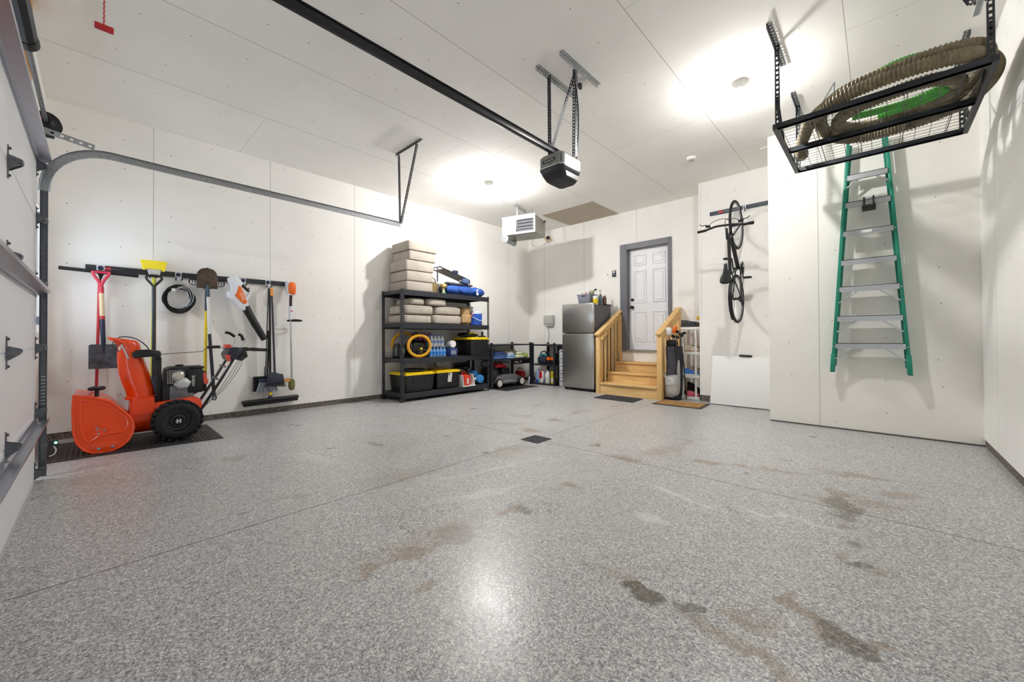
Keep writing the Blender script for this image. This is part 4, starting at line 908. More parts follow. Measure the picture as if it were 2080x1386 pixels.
MB().pillow((.50, 6.54, .65), (.14, .10, .10), .5).build('sponge', M_('lime_sponge', 'b6cc6a', .8), label='lime green sponge pack by the corner post', cat='sponge')
t = thing('pale_board', 'pale yellow board lying behind the folded towels', 'board', (.12, 6.05, .595))
MB().box(.07, .09, 5.60, 6.58, .596, .77).build('board', M_('pale_yellow', 'd3d39a', .7), t, flat=True)
MB().pillow((.13, 5.72, .70), (.06, .3, .2), .6).build('black_roll', BLACK, label='black roll behind the blue towels against the wall', cat='roll')
MB().box(.10, .98, 5.455, 6.42, .001, .006).build('rubber_mat', MATM.m, label='black rubber mat under the lawn mower', cat='mat', flat=True)
t = thing('lawn_mower', 'grey lawn mower with a red engine top and pale wheels', 'lawn mower', (.38, 5.96, .007))
DECK = M_('deck_grey', '77787c', .4, .3)
MB().prism([(5.56, .11), (5.62, .24), (5.80, .27), (6.15, .265), (6.33, .20), (6.36, .10), (6.30, .065), (5.62, .065)], 'x', .17, .575, .02).build('deck', DECK, t)
MB().prism([(5.74, .135), (5.76, .10), (6.18, .085), (6.20, .115), (6.0, .16)], 'x', .57, .595, .008).build('deck_skirt', M_('pale_deck', '98999c', .4, .3), t)
MB().box(.22, .52, 5.80, 6.06, .26, .40, .04).build('engine', BLACK, t)
MB().box(.24, .50, 5.64, 5.98, .41, .46, .025).build('engine_cover', M_('gloss_red', 'b8141c', .25), t)
MB().lathe([(.12, 0), (.12, .03), (.09, .05), (0, .055)], (.37, 5.83, .455), seg=24).build('recoil_cover', M_('gloss_red', 'b8141c', .25), t)
MB().pillow((.37, 5.58, .28), (.38, .26, .30), .6).build('grass_bag', M_('black_mesh_bag', '2a2a2d', .8), t)
for x in (.565, .20): MB().tube([(x, 5.72, .26), (x, 5.60, .40), (x, 5.50, .50), (x, 5.62, .55), (x, 5.95, .515)], .012, 8, sub=3).build('handle_tube', BLACK, t)
for x, y in ((.60, 5.635), (.60, 6.315), (.14, 5.635), (.14, 6.315)):
    wh = MB().lathe([(.062, 0), (.07, -.004), (.092, .0), (.097, .01), (.097, .038), (.092, .048), (.07, .05), (.062, .046), (.062, 0)], (x-.024, y, .1045), (1, 0, 0), 28, cap=False).build('wheel', RUBBER, t)
    MB().lathe([(.076, .012), (.076, .047), (.058, .053), (.046, .044), (.02, .046), (.018, .054), (0, .055)], (x-.024, y, .1045), (1, 0, 0), 28).build('wheel_rim', M_('pale_rim', 'e2dfd8', .5), wh)
t = thing('fuel_can', 'dark red fuel can behind the lawn mower near the corner', 'fuel can', (.40, 6.49, 0))
MB().box(.30, .50, 6.43, 6.57, .001, .30, .025).build('can_body', M_('dark_red_can', '8c1a1e', .4), t)
MB().tube([(.33, 6.5, .29), (.35, 6.5, .35), (.44, 6.5, .35), (.47, 6.5, .29)], .012, 8, sub=3).build('can_handle', M_('dark_red_can', '8c1a1e', .4), t)
# shelving along the back wall
t = thing('low_shelving', 'narrow low black shelving against the back wall holding jugs and tool bags', 'shelving', (.92, 6.98, 0))
for x in (.60, 1.205):
    for y in (6.70, 7.255):
        MB().box(x-.022, x+.022, y-.02, y+.02, 0, .92, .003, 1).build('post', DARKST, t, flat=True)
for z in (.885, .455, .035): MB().box(.585, 1.22, 6.69, 7.27, z-.012, z).box(.623, 1.182, 6.68, 6.70, z-.03, z+.002).build('shelf', DARKST, t, flat=True)
t = thing('tool_bag', 'open navy tool bag with teal tools on the back shelving', 'bag', (.80, 6.86, .456))
MB().pillow((.80, 6.87, .54), (.24, .26, .16), .4).build('bag_body', M_('navy_nylon', '23293f', .7), t)
MB().pillow((.76, 6.83, .64), (.09, .10, .07), .5).pillow((.86, 6.85, .645), (.09, .09, .06), .6).build('teal_tool', M_('teal_plastic', '1f7d84', .4), t)
MB().tube([(.70, 6.84, .60), (.73, 6.84, .70), (.82, 6.84, .73), (.89, 6.84, .69), (.91, 6.84, .60)], .012, 8, sub=4).build('bag_handle', BLACK, t)
for i, (x, lb) in enumerate(((.99, 'orange and black battery charger beside the navy tool bag'), (1.10, 'orange and black battery charger by the right shelf post'))):
    t = thing('battery_charger', lb, 'charger', (x, 6.80, .456), 'battery chargers on the back shelving')
    MB().box(x-.05, x+.05, 6.74, 6.86, .456, .54, .012).build('charger_body', BLACK, t)
    MB().box(x-.04, x+.04, 6.745, 6.84, .54, .605, .014).build('battery', ORANGE, t)
MB().pillow((1.06, 7.10, .57), (.24, .22, .22), .5).build('black_bag', BLACK, label='black bag behind the two battery chargers', cat='bag')
def jug(name, label, x, y, h, w, d, bm, cm, lm=None, lz=(.25, .65), handle=True):
    z = .036
    t = thing(name, label, 'bottle', (x, y, z), 'jugs and bottles on the bottom of the back shelving')
    m = MB().loft([[(x+w/2*sp(c), y+d/2*sp(s), z+h*f*1.0) if False else (x+w/2*k*sp(c), y+d/2*k*sp(s), z+h*f) for c, s in [(math.cos(2*PI*i/20), math.sin(2*PI*i/20)) for i in range(20)]] for f, k in ((0, .92), (.03, 1), (.62, 1), (.76, .8), (.88, .38), (.92, .34))])
    m.build('bottle_body', bm, t, ang=60)
    MB().cyl((x, y, z+h*.91), (x, y, z+h), w*.2, seg=14).build('cap', cm, t)
    if lm: MB().box(x-w*.36, x+w*.36, y-d/2-.004, y-d/2+.01, z+h*lz[0], z+h*lz[1], .003).build('label', lm, t)
    if handle: MB().tube([(x+w*.1, y, z+h*.86), (x+w*.36, y, z+h*.84), (x+w*.44, y, z+h*.68)], .009, 8, sub=3).build('handle', bm, t)
def sp(v, e=.6): return math.copysign(abs(v)**e, v)
jug('washer_fluid_jug', 'clear jug of blue fluid by the left post of the back shelving', .69, 6.78, .31, .10, .10, M_('blue_fluid_jug', '8fa6c6', .2), WHITEP, M_('deep_blue_label', '2b4aa0', .4), (.0, .22))
jug('detergent_jug', 'white jug with a red label on the back shelving', .80, 6.78, .285, .10, .10, WHITEP, RED, RED, (.35, .85))
jug('spray_bottle', 'navy blue bottle between the white jugs', .88, 6.84, .29, .05, .05, BLUE, WHITEP, WHITEP, (.2, .45), False)
jug('oil_jug', 'plain white jug beside the navy blue bottle', .96, 6.78, .285, .10, .10, WHITEP, WHITEP, M_('silver_label', 'c9ccd2', .4), (.2, .5))
jug('oil_jug', 'white jug with a dark label beside the yellow box', 1.055, 6.86, .28, .09, .09, WHITEP, BLACK, M_('dark_blue_label', '2a2f52', .4), (.3, .8))
t = thing('yellow_box', 'yellow box with dark print by the right post of the back shelving', 'box', (1.12, 6.78, .036))
MB().box(1.085, 1.165, 6.73, 6.82, .036, .30, .003).build('box_body', YELLOW, t)
for z in (.20, .225, .25): MB().box(1.09, 1.16, 6.728, 6.731, z, z+.008).build('print_line', M_('olive_print', '6b6420', .5), t)
MB().box(1.09, 1.16, 6.728, 6.731, .07, .15).build('white_panel', WHITEP, t)
# bench with drawers behind the refrigerator
t = thing('work_bench', 'black bench top between the low shelving and the refrigerator', 'bench', (1.50, 7.0, 0))
MB().box(1.245, 1.61, 6.74, 7.28, .80, .885, .005).build('bench_top', BLACK, t)
for y in (6.78, 7.24): MB().box(1.245, 1.272, y-.02, y+.02, 0, .80).build('leg', BLACK, t, flat=True)
t = thing('drawer_tower', 'pale grey plastic drawer tower under the black bench', 'drawers', (1.44, 6.95, 0))
DW = M_('pale_grey_plastic', 'cfd0d6', .4)
MB().box(1.285, 1.605, 6.77, 7.22, 0, .785, .006).build('tower_body', DW, t)
for i, z in enumerate((.02, .18, .34, .50, .645)):
    dr = MB().box(1.295, 1.60, 6.752, 6.775, z, z+(.135 if i < 4 else .12), .006).build('drawer', DW, t)
    MB().box(1.325, 1.57, 6.742, 6.756, z+.085, z+.108, .004).build('drawer_pull', M_('mid_grey_plastic', '7c7d86', .4), dr)
t = thing('desk_lamp', 'black clamp lamp on the bench beside the refrigerator', 'lamp', (1.40, 7.0, .886))
MB().cyl((1.38, 7.0, .886), (1.38, 7.0, .90), .05).cyl((1.38, 7.0, .90), (1.38, 7.0, 1.12), .008).build('stand', BLACK, t)
MB().lathe([(.07, 0), (.045, .06), (.025, .09), (0, .095)], (1.335, 6.97, 1.03), (.5, .1, .8), 20).build('lamp_shade', GB, t)
MB().lathe([(.04, 0), (.045, .03), (.04, .10), (0, .11)], (1.53, 6.95, .886), seg=18).build('teal_cup', M_('teal_plastic', '1f7d84', .4), label='teal cup on the black bench beside the refrigerator', cat='cup')
# refrigerator
t = thing('refrigerator', 'two door stainless steel refrigerator beside the wooden steps', 'refrigerator', (1.975, 6.77, 0))
ST = NT('brushed_stainless'); mp = ST.n('ShaderNodeMapping'); ST.set(mp.inputs[0], ST.pos()[0]); mp.inputs['Scale'].default_value = (3, 3, 160); nn = ST.noise(1, 3, .6, mp.outputs[0]); pass
ST.out(srgb('a3a19d'), ST.math('MULTIPLY_ADD', nn, .03, .27), .9)
MB().box(1.62, 2.33, 6.50, 7.10, .05, 1.675, .008).build('cabinet', M_('fridge_side_grey', '5f6064', .45, .2), t)
for z0, z1, nm in ((.055, 1.112, 'lower_door'), (1.128, 1.70, 'freezer_door')):
    dr = MB().box(1.615, 2.335, 6.42, 6.488, z0, z1, .012, 3).build(nm, ST.m, t)
    MB().box(2.320, 2.345, 6.413, 6.435, z0+.02, z1-.02, .005).build('edge_handle', STEEL, dr)
MB().box(1.64, 2.32, 6.46, 6.52, .015, .055).build('kick_grille', BLACK, t, flat=True)
for x in (1.67, 2.28): MB().cyl((x, 6.50, 0), (x, 6.50, .05), .02).build('foot', BLACK, t)
MB().box(1.63, 2.34, 6.95, 7.12, 1.672, 1.70, .004).build('top_cover', M_('dark_cover', '4d4c4b', .5), t)
t = thing('grey_basket', 'grey plastic basket of jars on top of the refrigerator', 'basket', (2.03, 6.70, 1.70))
gx0, gx1, gy0, gy1 = 1.885, 2.185, 6.55, 6.83
MB().prism([(gx0+.03, gy0+.02), (gx1-.03, gy0+.02), (gx1-.03, gy1-.02), (gx0+.03, gy1-.02)], 'z', 1.701, 1.885, .008, [(gx0, gy0), (gx1, gy0), (gx1, gy1), (gx0, gy1)]).build('basket_body', M_('blue_grey_plastic', '7e808c', .5), t)
MB().box(gx0-.006, gx1+.006, gy0-.006, gy1+.006, 1.872, 1.89, .004).build('rim', M_('blue_grey_plastic', '7e808c', .5), t)
MB().box(1.985, 2.08, 6.545, 6.556, 1.845, 1.862, .003).build('grip_slot', BLACK, t)
for i, (x, y, h, r, mt, lb) in enumerate(((1.97, 6.62, .035, .02, CREAM, 'small tan jar at the left in the grey basket'), (2.04, 6.64, .045, .016, RED, 'small red capped jar in the grey basket'), (2.09, 6.70, .06, .02, BLACK, 'black capped jar in the grey basket'))):
    MB().lathe([(r, 0), (r, h*.7), (r*.6, h*.8), (r*.6, h), (0, h)], (x, y, 1.891), seg=14).build('jar', mt, label=lb, cat='jar', group='jars in the grey basket')
t = thing('glass_flask', 'olive tinted glass flask lying in the grey basket', 'flask', (2.13, 6.70, 1.891))
MB().ball((2.13, 6.72, 1.935), (.05, .05, .044)).cyl((2.15, 6.72, 1.95), (2.20, 6.72, 1.985), .014).build('flask_body', M_('olive_glass', 'a8a684', .1), t)
MB().cyl((2.20, 6.72, 1.975), (2.225, 6.72, 1.985), .02).build('stopper', BLACK, t)
t = thing('yellow_tub', 'white and yellow tub on the refrigerator beside the grey basket', 'tub', (2.255, 6.66, 1.70))
MB().lathe([(.045, 0), (.048, .005), (.05, .09), (0, .09)], (2.255, 6.64, 1.7005), seg=20).build('lower_band', YELLOW, t)
MB().lathe([(.05, .09), (.05, .145), (.042, .15), (0, .15)], (2.255, 6.64, 1.7005), seg=20).build('tub_lid', WHITEP, t)
t = thing('spray_can', 'grey blue can behind the yellow tub on the refrigerator', 'can', (2.29, 6.80, 1.70))
MB().lathe([(.033, 0), (.033, .15), (.02, .165), (.02, .19), (0, .19)], (2.275, 6.80, 1.7005), seg=18).build('can_body', M_('grey_blue_can', '56707a', .35), t)
t = thing('brown_bottle', 'brown bottle near the back right of the refrigerator top', 'bottle', (2.30, 6.95, 1.70))
MB().lathe([(.04, 0), (.042, .12), (.02, .16), (.016, .17), (0, .17)], (2.285, 6.93, 1.7005), seg=18).build('bottle_body', M_('brown_glass', '6a4a3c', .2), t)
MB().cyl((2.285, 6.93, 1.87), (2.285, 6.93, 1.895), .017).build('cap', WHITEP, t)
t = thing('clear_bottle', 'clear bottle with a tan cap on the refrigerator', 'bottle', (2.20, 6.92, 1.70))
MB().lathe([(.045, 0), (.045, .16), (.018, .23), (.016, .27), (0, .27)], (2.19, 6.92, 1.7005), seg=18).build('bottle_body', M_('clear_green_glass', 'c2cabd', .1), t)
MB().cyl((2.19, 6.92, 1.97), (2.19, 6.92, 2.0), .02).build('cap', CREAM, t)
# things on the back wall
t = thing('junction_box', 'grey electrical box on the back wall above the low shelving', 'electrical box', (.65, BY, 1.34))
MB().box(.515, .785, BY-.085, BY, 1.345, 1.555, .006).box(.525, .775, BY-.095, BY-.08, 1.355, 1.545, .006).build('box_cover', M_('box_grey', 'b3b4b0', .45), t)
MB().box(.56, .77, BY-.07, BY-.01, 1.30, 1.347, .004).build('conduit_block', M_('pale_grey', 'b9b8b2', .5), t)
MB().tube([(.61, BY-.04, 1.30), (.61, BY-.03, 1.2), (.625, BY-.02, 1.1), (.60, BY-.02, 1.0), (.60, BY-.03, .90)], .006, 6, sub=4).build('power_cord', GREYP, t)
t = thing('wall_keypad', 'small black keypad on the back wall beside the house door', 'keypad', (2.31, BY, 2.28))
MB().box(2.268, 2.352, BY-.022, BY, 2.283, 2.413, .008).build('keypad_body', BLACK, t)
MB().box(2.28, 2.335, BY-.025, BY-.02, 2.36, 2.402, .003).build('screen', M_('pale_screen', 'c8ccd4', .2), t)
MB().box(2.285, 2.33, BY-.025, BY-.02, 2.30, 2.345, .003).build('button', M_('slate_button', '4b5468', .4), t)
MB().lathe([(.012, 0), (.010, .006), (0, .007)], (2.16, BY, 2.345), (0, -1, 0), 10).build('wall_plug', M_('brown_plug', '5a4636', .6), label='tiny brown wire hole on the back wall beside the keypad', cat='plug')
# ---------------------------------------------------------------- wooden steps at the house door
t = thing('wooden_steps', 'pine steps with railings on both sides leading to the white house door', 'steps', (3.02, 6.83, 0))
SXL, SXR = 2.405, 3.645
TY = (6.40, 6.68, 6.96); TZ = (.205, .385, .565)
for i, (y, z) in enumerate(zip(TY, TZ)):
    MB().box(2.49, 3.565, y-.03, (TY[i+1] if i < 2 else BY-.005)+.01, z-.03, z, .005).build('tread', PINEX, t)
    MB().box(2.49, 3.565, y, y+.028, (TZ[i-1] if i else 0)+.001, z-.031).build('riser', PINEX, t)
def side(x0, x1, outer):
    p = MB().box(x0, x1, 6.385, 6.47, 0, 1.07, .005).build('post', PINEZ, t)
    MB().box(x0, x1, 7.19, 7.27, 0, 1.50, .005).build('post', PINEZ, t)
    a = .5
    MB().bar(((x0+x1)/2, 6.345, 1.085), ((x0+x1)/2, 7.272, 1.085+.927*.525), .098, .04, (0, 0, 1), .006).build('handrail', PINEY, t)
    MB().bar(((x0+x1)/2+outer*.02, 6.40, 1.02), ((x0+x1)/2+outer*.02, 7.265, 1.02+.865*.525), .036, .088, (0, 0, 1), .004).build('lower_rail', PINEY, t)
    for y in (6.545, 6.675, 6.80, 6.93, 7.06):
        zb = .02 if outer > 0 else (.206 if y < 6.66 else .386 if y < 6.94 else .566)
        top = .985+(y-6.385)*.525
        MB().box((x0+x1)/2-.018, (x0+x1)/2+.018, y-.018, y+.018, zb if outer > 0 else (.0 if False else zb-.2 if y > 6.66 else .01), top, .003).build('baluster', PINEZ, t)
    MB().bar(((x0+x1)/2, 6.47, .05), ((x0+x1)/2, 7.2, .42), .034, .09, (0, 0, 1)).build('stringer', PINEY, t)
side(2.405, 2.488, -1); side(3.567, 3.648, 1)
MB().box(2.50, 2.56, 6.39, 6.43, 1.0, 1.04, .006).bar((2.515, 6.42, 1.03), (2.515, 6.62, 1.12), .035, .04, (0, 0, 1), .006).build('grab_block', PINEY, t)
BL = M_('charcoal_mat', '2f3035', .9, var=.1, vs=60, bump=.4, bs=300)
MB().prism([(2.676, 5.86), (3.392, 5.85), (3.36, 6.30), (2.66, 6.31)], 'z', .001, .010).build('door_mat', BL, label='charcoal door mat on the floor in front of the wooden steps', cat='door mat', flat=True)
t = thing('coir_mat', 'brown coir door mat with dark border beside the steps', 'door mat', (4.02, 6.22, 0))
MB().prism([(3.663, 5.95), (4.385, 5.98), (4.36, 6.47), (3.665, 6.41)], 'z', .001, .008).build('mat_border', M_('dark_border', '3c372f', .8), t, flat=True)
MB().prism([(3.70, 5.985), (4.345, 6.01), (4.325, 6.435), (3.70, 6.38)], 'z', .008, .016).build('coir_pile', M_('coir', '9c7743', .95, var=.35, vs=12, bump=.7, bs=200), t, flat=True)
# golf bag
t = thing('golf_bag', 'grey and black golf bag full of clubs standing beside the steps', 'golf bag', (3.72, 6.78, 0))
GOLF = t
GBG = M_('pale_grey_nylon', 'a9a9a6', .7, var=.1, vs=20, bump=.3, bs=40); GBK = M_('black_nylon_bag', '202126', .65, bump=.3, bs=40)
gb = MB().lathe([(.085, 0), (.10, .01), (.10, .06), (.115, .08), (.125, .35), (.13, .72), (.125, .88), (.11, .89), (0, .86)], (3.74, 6.84, .001), seg=28).build('bag_tube', GBK, t)
MB().lathe([(.088, 0), (.105, .01), (.104, .055), (0, .06)], (3.74, 6.84, .001), seg=24).build('base', BLACK, t)
MB().pillow((3.735, 6.74, .25), (.22, .15, .36), .45).build('front_pocket', GBG, gb)
MB().pillow((3.72, 6.705, .31), (.16, .10, .14), .35).build('ball_pocket', M_('light_panel', 'c5c5c2', .6), gb)
MB().pillow((3.70, 6.75, .115), (.15, .12, .14), .5).build('lower_pocket', GBG, gb)
MB().pillow((3.825, 6.80, .42), (.05, .13, .55), .5).build('side_pocket', GBG, gb)
MB().tube([(3.65, 6.78, .42), (3.615, 6.74, .45), (3.63, 6.68, .40), (3.70, 6.655, .345), (3.79, 6.68, .34)], .016, 8, sub=4, flat=.5).build('shoulder_strap', GBG, t)
MB().tube([(3.66, 6.86, .85), (3.625, 6.84, .70), (3.615, 6.82, .55), (3.64, 6.78, .42)], .018, 8, sub=4, flat=.5).build('carry_strap', BLACK, t)
MB().grid(lambda u, v: (3.66+.13*u+.012*math.sin(v*5), 6.70-.012*math.sin(u*9+v*3)-.02*math.sin(PI*u), .42+.47*v+.03*(u-.5)*(1-v)), 16, 10).solid(.008).build('hanging_towel', M_('charcoal_towel', '45454c', .95, var=.15, vs=15, bump=.5, bs=120), t)
for s in (-1, 1): MB().cyl((3.74+s*.10, 6.92, .80), (3.74+s*.14, 6.97, .005), .008).build('stand_leg', BLACK, t)
for i, (dx, dy, h, kind) in enumerate(((-.07, -.02, 1.08, 'w'), (-.02, .05, 1.10, 'o'), (.04, -.05, 1.03, 'i'), (.08, 0, 1.06, 'i'), (.02, .02, 1.12, 'i'), (-.05, .06, 1.04, 'i'), (.07, .06, 1.09, 'h'))):
    x, y = 3.74+dx, 6.84+dy
    c = MB().cyl((x, y, .5), (x+dx*.2, y+dy*.2, h), .006, seg=8).build('golf_club', GALVD, t)
    if kind == 'w': MB().pillow((x+dx*.2, y-.02, h+.06), (.10, .09, .14), .6).build('club_cover', WHITEP, c)
    elif kind == 'o': MB().pillow((x+.02, y-.03, h+.07), (.06, .08, .13), .6, rot=(0, .3, 0)).build('club_cover', ORANGE, c)
    elif kind == 'h': MB().pillow((x+.04, y-.02, h+.01), (.13, .05, .045), .5, rot=(0, -.25, 0)).build('club_cover', BLACK, c)
    else: MB().obox((x+dx*.2+.015, y, h+.015), (.07, .018, .045), (0, .5, 0), .006).build('club_head', BLACK, c)
MB().pillow((3.70, 6.83, .93), (.17, .16, .14), .6, wob=.03).build('club_shroud', BLACK, t)
GOLF.location = (3.75, 6.57, 0)
# white shoe shelf
t = thing('shoe_shelf', 'narrow white plastic shelf of shoes beside the golf bag', 'shelf', (3.955, 6.95, 0))
WX0, WX1, WY0, WY1 = 3.81, 4.105, 6.79, 7.12
WZ = (.045, .40, .795, 1.21)
for z in WZ:
    MB().box(WX0, WX1, WY0, WY1, z-.045, z, .008).build('shelf', WHITEP, t)
for i in range(3):
    for x in (WX0+.025, WX1-.06):
        for y in (WY0+.025, WY1-.025): MB().cyl((x, y, WZ[i]), (x+.015*0, y, WZ[i+1]-.045), .019, .017, 12).build('leg', WHITEP, t)
def shoe(label, x, y, z, L, rz, upper, sole, h=.09, lace=True):
    t = thing('shoe', label, 'shoe', (x, y, z), 'shoes on the white shelf')
    M = Matrix.Translation((x, y, z)) @ Matrix.Rotation(rz, 4, 'Z'); w_ = L*.36
    def out(f, k=1): return [(L*(u-.5), w_*.5*v*k*f) for u, v in ((0, .0), (.02, .55), (.12, .72), (.35, .62), (.6, .86), (.8, .92), (.94, .62), (1, .0), (.94, -.62), (.8, -.92), (.6, -.80), (.35, -.66), (.12, -.72), (.02, -.55))]
    s = MB().prism(out(1), 'z', 0, .022, .004); s.build('sole', sole, t, xf=M)
    def hz(u): return .024+h*(1.0 if u < .28 else max(.38, 1-(u-.28)*1.0))
    rings = []
    for f, k in ((0, 1), (.35, .98), (.7, .86), (1, .55)):
        rings.append([(L*(u-.5)*(1-.06*f), w_*.5*v*k, .022+(hz(u)-.022)*f) for u, v in ((0, .0), (.02, .5), (.12, .68), (.35, .58), (.6, .8), (.8, .86), (.94, .58), (1, .0), (.94, -.58), (.8, -.86), (.6, -.75), (.35, -.6), (.12, -.68), (.02, -.5))])
    MB().loft(rings).build('upper', upper, t, xf=M, ang=60)
    if lace:
        m = MB()
        for i in range(4): u = .42+.08*i; m.tube([(L*(u-.5), -.022, hz(u)-.006), (L*(u-.49), 0, hz(u)+.006), (L*(u-.5), .022, hz(u)-.006)], .0035, 5)
        m.build('laces', sole if False else M_('lace', '8f8d88', .8), t, xf=M)
SHB = M_('black_leather', '1c1c20', .5, var=.2, vs=30); SOLEB = M_('olive_sole', '6f6a4c', .7)
shoe('black sneaker with dark laces standing on top of the white shelf', 3.93, 6.85, 1.211, .26, 0, SHB, M_('dark_sole', '3a3a36', .7), .10)
shoe('second black sneaker behind the first on top of the white shelf', 4.0, 7.02, 1.211, .26, 0, SHB, SOLEB, .08)
shoe('worn cream sneaker with a tan sole on the upper shelf', 3.955, 6.86, .796, .25, .1, M_('cream_mesh', 'c9bfae', .8, var=.25, vs=60), M_('tan_sole', 'b5876a', .7), .10)
shoe('beige sneaker behind the cream one on the upper shelf', 4.0, 7.02, .796, .25, .2, M_('beige_suede', 'a39783', .85, var=.2, vs=40), M_('pale_sole', 'c9c4b4', .7), .09)
shoe('blue running shoe with white sole on the middle shelf', 3.955, 6.86, .401, .25, 0, M_('bright_blue_mesh', '4a86d8', .7, var=.3, vs=60), WHITEP, .085)
shoe('pale pink sneaker behind the blue one on the middle shelf', 4.0, 7.02, .401, .25, 0, M_('pale_pink', 'c4a8a4', .8, var=.2, vs=40), M_('grey_sole', 'a5a29c', .7), .12)
shoe('coral red sandal on the bottom of the white shelf', 3.985, 6.86, .046, .20, .35, M_('coral_mesh', 'd8606c', .7, var=.2, vs=50), M_('coral_sole', 'b8485a', .7), .07)
shoe('black boot behind the coral sandal at the bottom of the white shelf', 3.96, 7.0, .046, .25, 0, SHB, SOLEB, .20, False)
MB().pillow((4.07, 6.93, 1.36), (.08, .08, .07), .6).build('yellow_pouch', M_('mustard', 'd9a52a', .6), label='mustard yellow pouch on the shoes at the top of the white shelf', cat='pouch')
# bike rail, bicycle
t = thing('tool_rail', 'short dark rail on the recess wall behind the bicycle', 'rail', (4.78, BIKEY, 2.99))
RB = M_('slate_rail', '454b57', .5)
MB().box(4.302, 5.262, BIKEY-.022, BIKEY, 2.988, 3.048, .003, 1).build('rail', RB, t)
lg = MB().box(4.435, 4.50, BIKEY-.0265, BIKEY-.0225, 3.0, 3.036).build('red_badge', RED, t)
text('badge_lettering', 'Rubbermaid', WHITEP, lg, .012, frame_M((4.4675, BIKEY-.0268, 3.018), (1, 0, 0), (0, 0, 1)))
text('rail_lettering', 'FASTTRACK', WHITEP, t, .014, frame_M((4.548, BIKEY-.0225, 3.018), (1, 0, 0), (0, 0, 1)))
t = thing('bike_hook', 'grey wall hook holding the front wheel of the bicycle', 'hook', (4.80, BIKEY-.03, 2.98))
MB().box(4.775, 4.815, BIKEY-.036, BIKEY-.026, 2.95, 3.06, .006).build('back_plate', M_('hook_plate', 'd3d5dc', .4), t)
MB().tube([(4.805, BIKEY-.036, 2.97), (4.815, BIKEY-.09, 2.955), (4.815, BIKEY-.12, 2.975), (4.81, BIKEY-.125, 3.0)], .007, 8, sub=3).build('prong', BLACK, t)
BX = 4.765
t = thing('bicycle', 'black road bicycle hung upright by its front wheel on the recess wall', 'bicycle', (BX, 6.40, 1.24))
BLK = M_('black_frame_paint', '1f2024', .3)
def wheelb(name, yc, zc, tag_):
    w_ = MB().tube([(BX, yc+.338*math.cos(2*PI*k/56), zc+.338*math.sin(2*PI*k/56)) for k in range(56)], .0175, 10, closed=True).build('wheel', RUBBER, t)
    MB().tube([(BX, yc+.313*math.cos(2*PI*k/56), zc+.313*math.sin(2*PI*k/56)) for k in range(56)], .011, 6, closed=True).build('rim', M_('grey_rim', '8a8c90', .35, .6), w_)
    m = MB()
    for k in range(28):
        a = 2*PI*k/28; s = .022*(1 if k % 2 else -1); b_ = a+.25*(1 if k % 4 < 2 else -1)
        m.cyl((BX+s, yc+.016*math.cos(b_), zc+.016*math.sin(b_)), (BX, yc+.31*math.cos(a), zc+.31*math.sin(a)), .0012, seg=5)
    m.build('spokes', STEEL, w_)
    MB().cyl((BX-.05, yc, zc), (BX+.05, yc, zc), .018).build('hub', BLACK, w_)
FW = (6.385, 2.68); RW = (6.385, 1.60)
wheelb('front', *FW, 'f'); wheelb('rear', *RW, 'r')
BB = (6.46, 2.055); ST_ = (5.99, 1.90); HT = (5.975, 2.42); HB_ = (6.08, 2.475); 
def tubes(*segs):
    m = MB()
    for a, b, r in segs: m.cyl((a[0], a[1], a[2]) if len(a) == 3 else (BX, *a), (b[0], b[1], b[2]) if len(b) == 3 else (BX, *b), r, seg=12)
    return m
tubes((HT, (6.03, 1.935), .022), (HB_, BB, .028), (BB, (5.98, 1.905), .016), ((5.96, 2.41), (6.12, 2.49), .021),
      ((BX-.03, 6.45, 2.04), (BX-.06, *RW), .011), ((BX+.03, 6.45, 2.04), (BX+.06, *RW), .011), ((BX-.02, 6.03, 1.93), (BX-.06, *RW), .008), ((BX+.02, 6.03, 1.93), (BX+.06, *RW), .008)).build('frame', BLK, t)
tubes(((BX-.03, 6.11, 2.485), (BX-.055, *FW), .012), ((BX+.03, 6.11, 2.485), (BX+.055, *FW), .012), ((BX-.04, 6.11, 2.485), (BX+.04, 6.11, 2.485), .018)).build('fork', BLK, t)
tubes(((5.99, 1.90), (5.83, 1.86), .0135)).build('seat_post', BLACK, t)
MB().loft([[(BX+wx*math.cos(2*PI*k/16), y+.018*math.sin(2*PI*k/16)*(1.2 if math.sin(2*PI*k/16) > 0 else 1), z) for k in range(16)] for z, wx, y in ((2.04, .012, 5.82), (2.02, .022, 5.812), (1.96, .028, 5.81), (1.90, .04, 5.81), (1.85, .068, 5.812), (1.80, .075, 5.808), (1.775, .06, 5.806), (1.765, .03, 5.81))]).build('saddle', BLACK, t, ang=70)
tubes(((5.965, 2.41), (5.90, 2.39), .014), ((5.90, 2.39), (5.87, 2.53), .016)).build('stem', BLACK, t)
MB().tube([(4.40, 5.90, 2.545), (4.50, 5.885, 2.553), (4.62, 5.872, 2.575), (4.70, 5.868, 2.575), (4.78, 5.868, 2.57), (4.86, 5.868, 2.565), (4.95, 5.885, 2.553), (5.08, 5.90, 2.54)], .0145, 10, sub=4).build('handlebar', BLACK, t)
for s, x0, x1 in ((-1, 4.385, 4.50), (1, 4.965, 5.085)): MB().cyl((x0, 5.90, 2.548), (x1, 5.89, 2.552), .0185, seg=12).build('grip', RUBBER, t)
for x0, x1, x2 in ((4.56, 4.50, 4.43), (4.91, 4.97, 5.05)):
    MB().cyl((x0, 5.875, 2.59), (x1, 5.87, 2.60), .014).tube([(x0, 5.87, 2.60), (x1, 5.85, 2.615), ((x1+x2)/2, 5.845, 2.61), (x2, 5.845, 2.635)], .006, 6, sub=3).build('brake_lever', BLACK, t)
